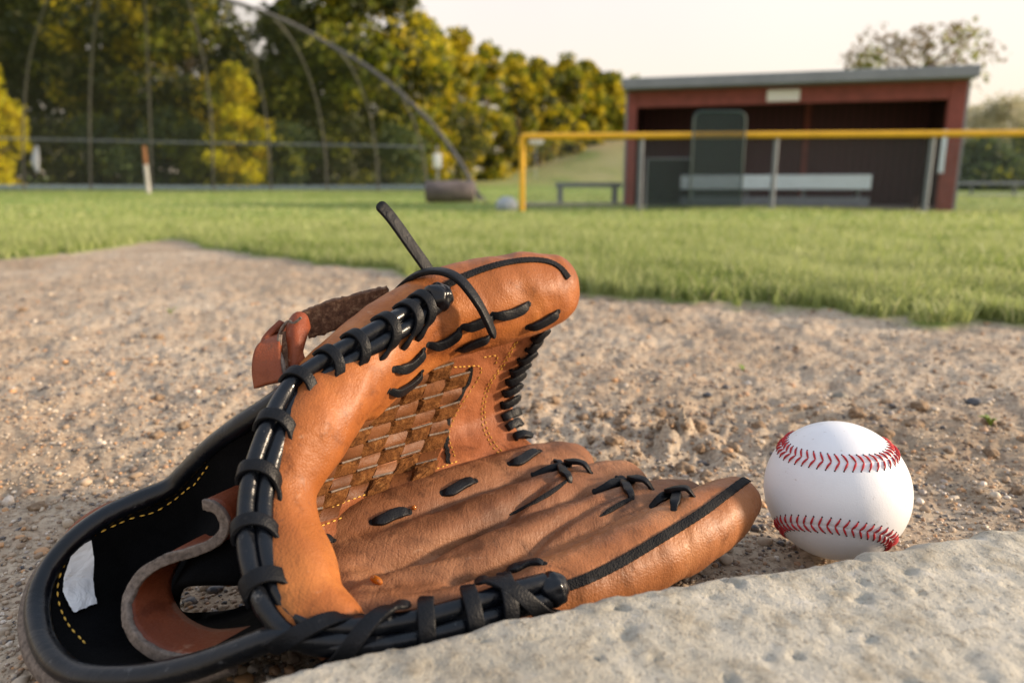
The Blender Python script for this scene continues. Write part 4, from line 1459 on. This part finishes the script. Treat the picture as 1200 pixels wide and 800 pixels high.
# green mesh gate with rounded top and the low wind screen beside it
ga = empty('mesh_gate', gp(838, 12.2), 'dark green mesh gate panel with rounded top standing before the yellow rail', 'gate')
Yg = 12.2
def gx(px): return X_at(px, Yg)
zt = zpix(131, Yg); zb = gp(838, Yg).z + .05
x0, x1 = gx(809), gx(869); rc = .13
arc = [Vector((x0, Yg, zb)), Vector((x0, Yg, zt - rc))] + [Vector((x0 + rc - rc * math.cos(a), Yg, zt - rc + rc * math.sin(a))) for a in np.linspace(.2, math.pi / 2, 6)] + [Vector((x1 - rc + rc * math.sin(a), Yg, zt - rc + rc * math.cos(a))) for a in np.linspace(0, math.pi / 2 - .2, 6)] + [Vector((x1, Yg, zt - rc)), Vector((x1, Yg, zb))]
mb = MB(); mb.tube(arc, .018, 8); mb.build('frame', flat('gate_frame', (.02, .045, .045), .5), ga)
cols = []
for s in np.linspace(0, 1, 13):
    x = x0 + (x1 - x0) * s; e = min(x - x0, x1 - x); top_ = zt - (rc - math.sqrt(max(0, rc * rc - (rc - min(e, rc)) ** 2)))
    cols.append([Vector((x, Yg, zb + (top_ - zb) * k / 4)) for k in range(5)])
sheet('mesh_cloth', cols, M['wind'], ga)
ws = empty('wind_screen', gp(785, 12.5), 'low dark green mesh screen left of the rounded gate', 'screen')
Yw = 12.5
sheet('mesh_cloth', [[Vector((X_at(u, Yw), Yw, gp(u, Yw).z + .02 + (zpix(187, Yw) - gp(u, Yw).z) * k / 3)) for k in range(4)] for u in np.linspace(757, 808, 6)], mesh_mat('low_mesh_cloth', (.010, .034, .036), .02, .10, .28), ws)
mb = MB(); mb.tube([Vector((X_at(757, Yw), Yw, gp(757, Yw).z)), Vector((X_at(757, Yw), Yw, zpix(186, Yw))), Vector((X_at(808, Yw), Yw, zpix(186, Yw)))], .012, 8); mb.build('frame', M['galv'], ws)

# low bench left of the dugout
lb = empty('low_bench', gp(690, 15.5), 'low grey bench on the grass left of the dugout', 'bench')
Yb = 15.5
xa, xb = X_at(651, Yb), X_at(728, Yb); zg = gp(690, Yb).z
mb = MB(); mb.box((xa, Yb - .14, zpix(219.5, Yb)), (xb, Yb + .14, zpix(214, Yb)), None, .01); mb.build('seat', M['galv'], lb, smooth=False)
for x in (xa + .05, xb - .18):
    mb = MB(); mb.box((x, Yb - .12, zg - .03), (x + .10, Yb + .12, zpix(219.7, Yb)), None, .01); mb.build('leg', M['galv'], lb, smooth=False)
mb = MB(); mb.box((X_at(612, 15.2), 15.0, gp(660, 15.2).z - .05), (X_at(735, 15.2), 15.25, gp(660, 15.2).z + .075), None, .01)
tag(mb.build('concrete_kerb', M['concrete'], smooth=False), 'pale concrete strip in the grass under the low grey bench', 'kerb')

# white ball-shaped bucket lid / base bag by the yellow post
bm = bmesh.new(); bmesh.ops.create_icosphere(bm, subdivisions=4, radius=1)
for v_ in bm.verts:
    v_.co = Vector((v_.co.x * .20, v_.co.y * .17, max(v_.co.z, -.75) * .16)) * (1 + .06 * noise.noise(v_.co * 2))
me = bpy.data.meshes.new('bag'); bm.to_mesh(me); bm.free()
o = link('white_bag', me, flat('bag_cloth', (.34, .38, .43), .8, .1, 6)); p = gp(594, 13.3); o.location = p + Vector((0, 0, .10))
tag(o, 'rounded pale white bag on the grass beside the yellow post', 'bag')

# brown roll (field roller) at the foot of the backstop
ro = empty('field_roller', gp(528, 17.5), 'dull brown and grey drum lying at the foot of the backstop arch', 'roller')
p = gp(528, 17.5)
mb = MB(); 
xl, xr_ = X_at(499, 17.5), X_at(556, 17.5); R_ = .26
prof = [(0, .0), (0, R_ * .96), (.02, R_), (.5, R_ * 1.01), (.98, R_), (1, R_ * .96), (1, 0)]
for i in range(len(prof)):
    pass
Vv = []; Fv = []; nseg = 28
for (f, r) in prof:
    for k in range(nseg):
        a = 2 * math.pi * k / nseg; Vv.append((xl + (xr_ - xl) * f, 17.5 + r * math.cos(a), p.z + R_ * .97 + r * math.sin(a)))
for i in range(len(prof) - 1):
    for k in range(nseg): Fv.append((i * nseg + k, (i + 1) * nseg + k, (i + 1) * nseg + (k + 1) % nseg, i * nseg + (k + 1) % nseg))
mb.add(Vv, Fv); mb.build('drum', flat('rusty_drum', (.13, .105, .10), .8, .45, 3, bumps=.4, bscale=8), ro)
mb = MB(); mb.tube([Vector((xr_ + .05, 17.5, p.z + .25)), Vector((xr_ + .22, 17.2, p.z + .12)), Vector((xr_ + .30, 17.0, p.z + .02))], .025, 8); mb.build('handle', M['galv_dark'], ro)

# ---------------- backstop: hooded chain link on bent pipes
Yk = 29.0
bs = empty('backstop', gp(300, Yk), 'tall hooded chain link backstop of bent grey pipes curving down to the right', 'backstop')
ribs = [[(28, 220), (27, 160), (31, 90), (42, 40), (62, -10), (110, -60)], [(106, 220), (105, 150), (106, 90), (110, 40), (120, -10), (150, -70)], [(178, 220), (176, 150), (173, 80), (171, 30), (170, -10), (175, -80)],
        [(250, 219), (248, 150), (243, 100), (234, 50), (220, 0), (205, -50), (190, -80)], [(317, 218), (314, 160), (307, 110), (295, 60), (281, 25), (258, 0)], [(383, 217), (380, 170), (371, 120), (356, 75), (338, 42), (318, 19)],
        [(443, 217), (440, 175), (432, 130), (419, 95), (405, 70), (388, 54)], [(500, 216), (497, 190), (489, 155), (478, 128), (468, 110), (457, 100)]]
arch = [(563, 234), (548, 205), (531, 178), (510, 150), (485, 124), (457, 99), (425, 75), (390, 55), (355, 35), (318, 18), (285, 6), (255, -4), (215, -30), (180, -80)]
Ya = 19.5
RIB3 = []
for k, r in enumerate(ribs):
    s = spline([(a, b, 0) for a, b in r], 26)
    Yt = Ya + (Yk - Ya) * .35
    P = []
    for i, q in enumerate(s):
        f = i / 25; Y = Yk + (Yt - Yk) * f ** 2
        c = PY(q[0], q[1], Y)
        if i == 0: c.z = float(terrain(c.x, Y)) - .05
        P.append(c)
    RIB3.append(P)
    mb = MB(); mb.tube(P, .040, 8); mb.build('bent_post', M['galv_dark'], bs)
s = spline([(a, b, 0) for a, b in arch], 60)
P = []
for i, q in enumerate(s):
    f = min(1, i / 30); Y = Ya + (Yk - Ya) * .35 * f
    P.append(PY(q[0], q[1], Y))
P[0].z = gp(563, Ya).z - .05
mb = MB(); mb.tube(P, .06, 10); mb.build('arch_pipe', M['galv_dark'], bs)
for (ya, yb) in ((163, 172),):
    mb = MB(); mb.tube([PY(-60, 161, Yk), PY(30, 163, Yk), PY(250, 168, Yk), PY(443, 171, Yk), PY(497, 173, Yk)], .04, 8); mb.build('cross_pipe', M['galv'], bs)
cols = [[PY(-60 + (q[0] - 28) * .9, q[1] if False else 220 - 9 * i, Yk) for i, q in enumerate([(28, 0)] * 26)]]
Gd = [[PY(-60, 220 - 9.5 * i, Yk + (RIB3[0][i].y - Yk)) for i in range(26)]] + RIB3
sheet('chain_link', Gd, M['chain_hood'], bs)

# pale kerb / pipe along the foot of the backstop
mb = MB(); mb.tube([gp(-80, 30.5, .12), gp(100, 30.5, .12), gp(250, 30.5, .12), gp(400, 30.2, .12), gp(505, 29.8, .12)], .13, 12, flat=(1, .8))
tag(mb.build('drain_pipe', flat('pale_blue_grey', (.30, .38, .42), .5, .1)), 'long pale grey pipe lying in grass along the foot of the backstop', 'pipe')
# orange and white marker post, sign, white banner
Yf = 26.0
fp = empty('marker_post', gp(173, Yf), 'white marker post with orange top in front of the backstop', 'post')
p = gp(173, Yf)
mb = MB(); mb.tube([p, Vector((p.x, Yf, zpix(193, Yf)))], .075, 10); mb.build('lower_half', flat('chalky_white', (.45, .44, .42), .7, .1, 6), fp)
mb = MB(); mb.tube([Vector((p.x, Yf, zpix(192.9, Yf))), Vector((p.x, Yf, zpix(171, Yf)))], .073, 10); mb.build('upper_half', flat('orange_paint', (.22, .09, .03), .6), fp)
Ys = 40.0
sg = empty('sign_post', gp(513, Ys), 'small pale sign on a post seen past the arch foot', 'sign')
p = gp(513, Ys)
mb = MB(); mb.tube([p, Vector((p.x, Ys, zpix(170, Ys)))], .05, 8); mb.build('post', M['galv'], sg)
mb = MB(); mb.box((X_at(508.5, Ys), Ys - .1, zpix(197, Ys)), (X_at(518, Ys), Ys - .06, zpix(180, Ys)), None, .01); mb.build('panel', M['white'], sg)
Yh = 28.6
p = PY(42, 171, Yh)
t = NT('banner_cloth'); t.set(Base_Color=(.42, .44, .50), Roughness=.8)
mb = MB()
mb.tube([PY(43, 171, Yh), PY(42, 180, Yh), PY(41, 190, Yh), PY(43, 197, Yh), PY(44, 202, Yh)], [.04, .11, .14, .09, .03], 10, flat=(1, .35), hint=Vector((0, 1, 0)))
tag(mb.build('hanging_cloth', t.m), 'small white cloth hanging from the backstop cross pipe at far left', 'cloth')
p = gp(628, 90.0)
mb = MB(); mb.box((X_at(620, 60), 60, zpix(169, 60)), (X_at(636, 60), 61, zpix(162, 60)), None, .05)
mb.box((X_at(627.5, 60), 60.3, gp(628, 60).z - .2), (X_at(628.3, 60), 60.36, zpix(169, 60)))
tag(mb.build('scoreboard', M['white'], smooth=False), 'small white board on the far hillside under the yellow rail', 'board')
# grey road strip on the right beyond the dugout
mb = MB()
rd = []
for u in np.linspace(1110, 1500, 12):
    for Y in (27.0, 33.0): 
        x = X_at(u, 30) + 0; rd.append(Vector((x, Y, float(terrain(x, Y)) + .03)))
mb.add(rd, [(2 * i, 2 * i + 2, 2 * i + 3, 2 * i + 1) for i in range(11)])
tag(mb.build('road', flat('asphalt_road', (.20, .20, .21), .9)), kind='structure')
mb = MB(); mb.tube([Vector((X_at(u, 34), 34, zpix(215, 34))) for u in np.linspace(1125, 1500, 12)], .13, 8, flat=(1, .5))
gr_ = empty('guard_rail', gp(1250, 34), 'low grey rail along the road right of the dugout', 'guard rail')
mb.build('rail', M['galv'], gr_)
for u in (1140, 1190, 1240, 1290): 
    mb = MB(); mb.tube([gp(u, 34.12), Vector((X_at(u, 34), 34.12, zpix(213, 34)))], .06, 8); mb.build('post', M['galv'], gr_)

# ---------------- trees
def leaf_mat(name, cols, trans=.5):
    t = NT(name)
    oi = t.new('ShaderNodeNewGeometry').outputs['Random Per Island']
    c = t.ramp(oi, [(i / (len(cols) - 1), c) for i, c in enumerate(cols)])
    t.set(Base_Color=c, Roughness=.6)
    tr = t.new('ShaderNodeBsdfTranslucent', {'Color': c})
    mx = t.new('ShaderNodeMixShader', {0: trans, 1: t.b.outputs[0], 2: tr.outputs[0]})
    t.l.new(mx.outputs[0], t.out.inputs[0])
    return t.m


LM = {'dark': leaf_mat('shaded_dark_leaves', [(.010, .018, .004), (.028, .042, .007), (.09, .085, .012)], .4),  # shade of the backlit crowns put into the leaf colour
      'green': leaf_mat('green_leaves', [(.06, .085, .008), (.17, .20, .014), (.36, .34, .020)], .55),
      'gold': leaf_mat('sunlit_gold_leaves', [(.22, .20, .010), (.48, .40, .014), (.72, .54, .02)], .6),  # low sunlight on the crowns put into the leaf colour
      'yellow': leaf_mat('sunlit_yellow_leaves', [(.50, .48, .01), (.74, .68, .012), (.80, .70, .02)], .6),  # brightest sunlit foliage, its glow given as leaf colour
      'pale': leaf_mat('hazed_pale_leaves', [(.26, .27, .15), (.40, .38, .24), (.50, .46, .32)], .5),  # distance haze put into the leaf colour
      'bush': leaf_mat('bush_leaves', [(.04, .07, .03), (.08, .12, .045), (.13, .18, .06)], .45),
      'brown': leaf_mat('brown_leaves', [(.12, .08, .03), (.20, .13, .05), (.16, .13, .04)], .4)}


def tree(name, x, Y, h, w, mix_, label, seed, n=3800, leaf=.28, base=.12, group='trees beyond the field', sparse=False, cat='tree', trunk=True, z0=None):
    r_ = np.random.default_rng(seed)
    g0 = float(terrain(x, Y)) if z0 is None else z0
    root = empty(name, (x, Y, g0), label, cat, group)
    bark = M['bark']
    # limbs
    tips = []
    nb = 16 if not sparse else 11
    for k in range(nb):
        f = r_.uniform(base + .1, .92); a = r_.random() * 6.283
        l = w * .5 * math.sin(math.pi * min(1, max(.12, (f - base) / (1 - base) * .82 + .12))) * r_.uniform(.5, .95)
        s = Vector((x, Y, g0 + h * f * .78)); e = Vector((x + math.cos(a) * l, Y + math.sin(a) * l, g0 + h * f))
        tips.append((s, e))
    if trunk:
        mb = MB(); r0 = h * .018
        mb.tube(spline([(x, Y, g0 - .2), (x + r_.normal(0, .1), Y, g0 + h * .3), (x + r_.normal(0, .2), Y, g0 + h * .6), (x + r_.normal(0, .3), Y, g0 + h * .9)], 14), list(np.linspace(r0, r0 * .25, 14)), 8)
        tk = mb.build('trunk', bark, root)
        mb = MB()
        for s, e in tips:
            m_ = s.lerp(e, .5) + Vector((0, 0, h * .02)); mb.tube(spline([s, m_, e], 6), list(np.linspace(r0 * .4, r0 * .08, 6)), 5)
        mb.build('limbs', bark, root)
    # clumps of leaves around limb ends and through the crown
    nc = (90 if not sparse else 34)
    C = []; 
    for k in range(nc):
        if k < len(tips): c = np.array(tips[k][1])
        else:
            f = r_.uniform(base, 1.0); a = r_.random() * 6.283
            prof = math.sin(math.pi * min(1, max(.05, (f - base) / (1 - base) * .80 + .16)))
            q = r_.random() ** .5
            c = np.array((x + math.cos(a) * w * .46 * prof * q, Y + math.sin(a) * w * .46 * prof * q, g0 + h * f * .97))
        C.append((c, w * r_.uniform(.11, .20) * (1 if not sparse else .62)))
    mats = [LM[m] for m, _ in mix_]; pr = np.array([p for _, p in mix_], float); pr /= pr.sum()
    VV = []; mi = []
    if not sparse: n = int(n * 2.1)
    per = n // nc
    for c, rad in C:
        u = r_.normal(0, 1, (per, 3)); u /= np.linalg.norm(u, axis=1)[:, None]
        P = c + u * rad * (r_.random((per, 1)) ** .45) * np.array([1, 1, .8])
        a1 = r_.normal(0, 1, (per, 3)); a1 /= np.linalg.norm(a1, axis=1)[:, None]
        b1 = np.cross(a1, r_.normal(0, 1, (per, 3))); b1 /= np.linalg.norm(b1, axis=1)[:, None]
        s = leaf * (1.0 if sparse else .78) * r_.uniform(.5, 1.3, (per, 1))
        VV.append(np.stack([P - a1 * s, P - b1 * s * .5, P + a1 * s, P + b1 * s * .5], 1))
        mm = r_.choice(len(mats), p=pr); 
        mk = np.where(r_.random(per) < .8, mm, r_.choice(len(mats), size=per, p=pr)); mi.append(mk)
    VV = np.concatenate(VV).reshape(-1, 3); mi = np.concatenate(mi)
    Qq = np.arange(len(VV)).reshape(-1, 4)
    o = npmesh('crown', VV, Qq, mats, root, smooth=False)
    o.data.polygons.foreach_set('material_index', mi.astype(np.int32))
    return root


def ptree(px, wpx, top, Y, mix_, label, seed, **k):
    """tree whose crown spans wpx pixels and reaches row top"""
    x = X_at(px, Y); g0 = float(terrain(x, Y))
    h = zpix(top, Y) - g0; w = wpx / F * Y * (1.0 if k.get('sparse') else 1.15)
    return tree(k.pop('name', 'deciduous_tree'), x, Y, h, w, mix_, label, seed, **k)


ptree(-6, 70, 60, 33, [('yellow', 3), ('gold', 1)], 'bright yellow bush cut by the left frame edge', 1, leaf=.16, base=.0, n=4200)
ptree(10, 190, -150, 46, [('dark', 8), ('brown', 1)], 'dark brownish green tree behind the yellow bush', 2, n=7000, leaf=.34)
ptree(92, 170, -170, 44, [('dark', 7), ('green', 1), ('brown', 1)], 'tall dark tree between first and second backstop posts', 3, n=7000, leaf=.34)
ptree(165, 150, -120, 42, [('green', 2), ('dark', 6), ('gold', 1)], 'tall green tree behind the third backstop post', 4, n=7000, leaf=.3)
ptree(232, 140, -40, 40, [('gold', 2), ('dark', 3), ('green', 3)], 'tall tree lit gold behind the fourth backstop post', 5, n=7500, leaf=.28)
ptree(280, 66, 74, 36, [('yellow', 2), ('gold', 2), ('green', 2)], 'low sunlit yellow tree in front of the tall gold one', 6, n=3600, leaf=.16, base=.0)
ptree(352, 120, 0, 43, [('dark', 5), ('green', 2)], 'dark green tree under the backstop arch', 7, n=6000, leaf=.3)
ptree(430, 175, -60, 45, [('dark', 3), ('green', 4), ('gold', 1)], 'largest dark green tree left of the golden row', 8, n=9000, leaf=.32)
ptree(300, 120, 60, 48, [('dark', 5)], 'dark tree low behind the bright yellow one', 9, n=4500, leaf=.3, base=.0)
ptree(500, 75, 12, 48, [('gold', 4), ('green', 2)], 'golden tree beside the largest dark green tree', 10, n=5200, leaf=.26, base=.05)
row = [(538, 62, 26, 55, 'second golden tree of the row, still tall'), (572, 60, 44, 62, 'third tree of the golden row, rounder top'), (604, 52, 60, 70, 'middle tree of the golden row, greener and lower'), (632, 50, 70, 78, 'fifth tree of the golden row left of the yellow post line'),
       (660, 48, 66, 86, 'sixth tree of the golden row with a pointed crown'), (686, 46, 72, 95, 'seventh tree of the golden row near the dugout'), (712, 46, 86, 104, 'last small tree of the golden row touching the dugout roof'), (738, 50, 96, 110, 'tree end of the row mostly hidden by the dugout')]
for i, (px, w_, tp, Y, lb_) in enumerate(row):
    ptree(px, w_, tp, Y, [('gold', 2), ('green', 3), ('dark', 2)] if i % 2 else [('gold', 3), ('green', 2), ('dark', 1)], lb_, 20 + i, n=4200, leaf=.0047 * Y, base=.0)
for i, (px, w_, tp, Y, m_, lb_) in enumerate([(70, 120, 150, 37, 'dark', 'dark bush low behind the first posts'), (130, 110, 140, 38, 'bush', 'blue green bush behind the second post'), (205, 110, 135, 37, 'bush', 'blue green bush behind the fourth post'), (265, 90, 165, 37, 'green', 'green bush under the bright yellow tree'),
                                              (340, 100, 150, 39, 'bush', 'round bush under the backstop arch'), (405, 90, 140, 40, 'dark', 'dark bush right of the round one under the arch'), (460, 80, 150, 42, 'bush', 'bush beside the small pale sign'), (520, 100, 118, 50, 'dark', 'dark undergrowth bush below the golden trees')]):
    ptree(px, w_, tp, Y, [(m_, 4), ('green', 1)], lb_, 50 + i, n=3600, leaf=.17, base=-.1, name='bush', cat='bush', group='bushes along the backstop', trunk=False)
# sparse tree behind the dugout roof
ptree(1062, 175, 20, 24, [('brown', 3), ('green', 1)], 'sparse brown tree rising behind the dugout roof', 80, n=2000, leaf=.09, base=.62, sparse=True, group='trees right of the dugout')
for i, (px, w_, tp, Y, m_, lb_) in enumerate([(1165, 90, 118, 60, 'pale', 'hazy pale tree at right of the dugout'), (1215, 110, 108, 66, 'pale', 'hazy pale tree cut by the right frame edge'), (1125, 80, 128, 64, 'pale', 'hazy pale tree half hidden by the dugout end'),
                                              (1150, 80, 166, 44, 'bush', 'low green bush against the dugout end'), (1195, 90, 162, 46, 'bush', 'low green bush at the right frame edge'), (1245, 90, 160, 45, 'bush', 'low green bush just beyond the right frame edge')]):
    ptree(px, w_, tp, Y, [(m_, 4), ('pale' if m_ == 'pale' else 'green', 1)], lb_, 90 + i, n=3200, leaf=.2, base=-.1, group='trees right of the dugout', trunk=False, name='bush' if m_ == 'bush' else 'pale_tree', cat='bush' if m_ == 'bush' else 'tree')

# ================================================================== SKY AND SUN
SE, SA = math.radians(15), math.radians(92)       # elevation; azimuth from +Y towards +X
sd_ = Vector((math.sin(SA) * math.cos(SE), math.cos(SA) * math.cos(SE), math.sin(SE)))
w = bpy.data.worlds.new('World'); scene.world = w; w.use_nodes = True
nt = w.node_tree
sk = nt.nodes.new('ShaderNodeTexSky'); sk.sky_type = 'NISHITA'; sk.sun_disc = False
sk.sun_elevation = SE; sk.sun_rotation = SA; sk.altitude = 100; sk.air_density = 1.0; sk.dust_density = 5.0; sk.ozone_density = 1.0
# thin bright evening overcast over the clear sky
tc = nt.nodes.new('ShaderNodeTexCoord'); sx = nt.nodes.new('ShaderNodeSeparateXYZ'); nt.links.new(tc.outputs['Generated'], sx.inputs[0])
vr_ = nt.nodes.new('ShaderNodeValToRGB'); nt.links.new(sx.outputs[2], vr_.inputs[0])
el = vr_.color_ramp.elements
el[0].position = 0.0; el[0].color = (1.0, .81, .60, 1); el[1].position = .9; el[1].color = (.58, .70, .88, 1)
e_ = el.new(.14); e_.color = (1.0, .88, .76, 1); e_ = el.new(.34); e_.color = (1.0, .92, .89, 1)
sc_ = nt.nodes.new('ShaderNodeVectorMath'); sc_.operation = 'SCALE'; sc_.inputs['Scale'].default_value = 4.1
nt.links.new(vr_.outputs[0], sc_.inputs[0])
cn = nt.nodes.new('ShaderNodeTexNoise'); cn.inputs['Scale'].default_value = 2.2; cn.inputs['Detail'].default_value = 5
nt.links.new(tc.outputs['Generated'], cn.inputs['Vector'])
cr_ = nt.nodes.new('ShaderNodeMapRange'); nt.links.new(cn.outputs['Fac'], cr_.inputs[0]); cr_.inputs[1].default_value = .3; cr_.inputs[2].default_value = .7; cr_.inputs[3].default_value = .78; cr_.inputs[4].default_value = .95
mxs = nt.nodes.new('ShaderNodeMix'); mxs.data_type = 'RGBA'
nt.links.new(cr_.outputs[0], mxs.inputs[0]); nt.links.new(sk.outputs[0], mxs.inputs[6]); nt.links.new(sc_.outputs[0], mxs.inputs[7])
nt.links.new(mxs.outputs[2], nt.nodes['Background'].inputs[0])
nt.nodes['Background'].inputs[1].default_value = .15
sl_ = bpy.data.lights.new('sun', 'SUN'); sl_.energy = 3.9; sl_.angle = math.radians(5); sl_.color = (1, .79, .57)
so = bpy.data.objects.new('sun', sl_); COL.objects.link(so); so.rotation_euler = sd_.to_track_quat('Z', 'Y').to_euler()
scene.view_settings.view_transform = 'Standard'; scene.view_settings.look = 'None'
scene.view_settings.exposure = .92; scene.view_settings.gamma = 1
scene.cycles.use_denoising = True
try: scene.cycles.denoiser = 'OPENIMAGEDENOISE'
except Exception: pass
scene.cycles.max_bounces = 8; scene.cycles.transparent_max_bounces = 16
scene.cycles.sample_clamp_indirect = 6
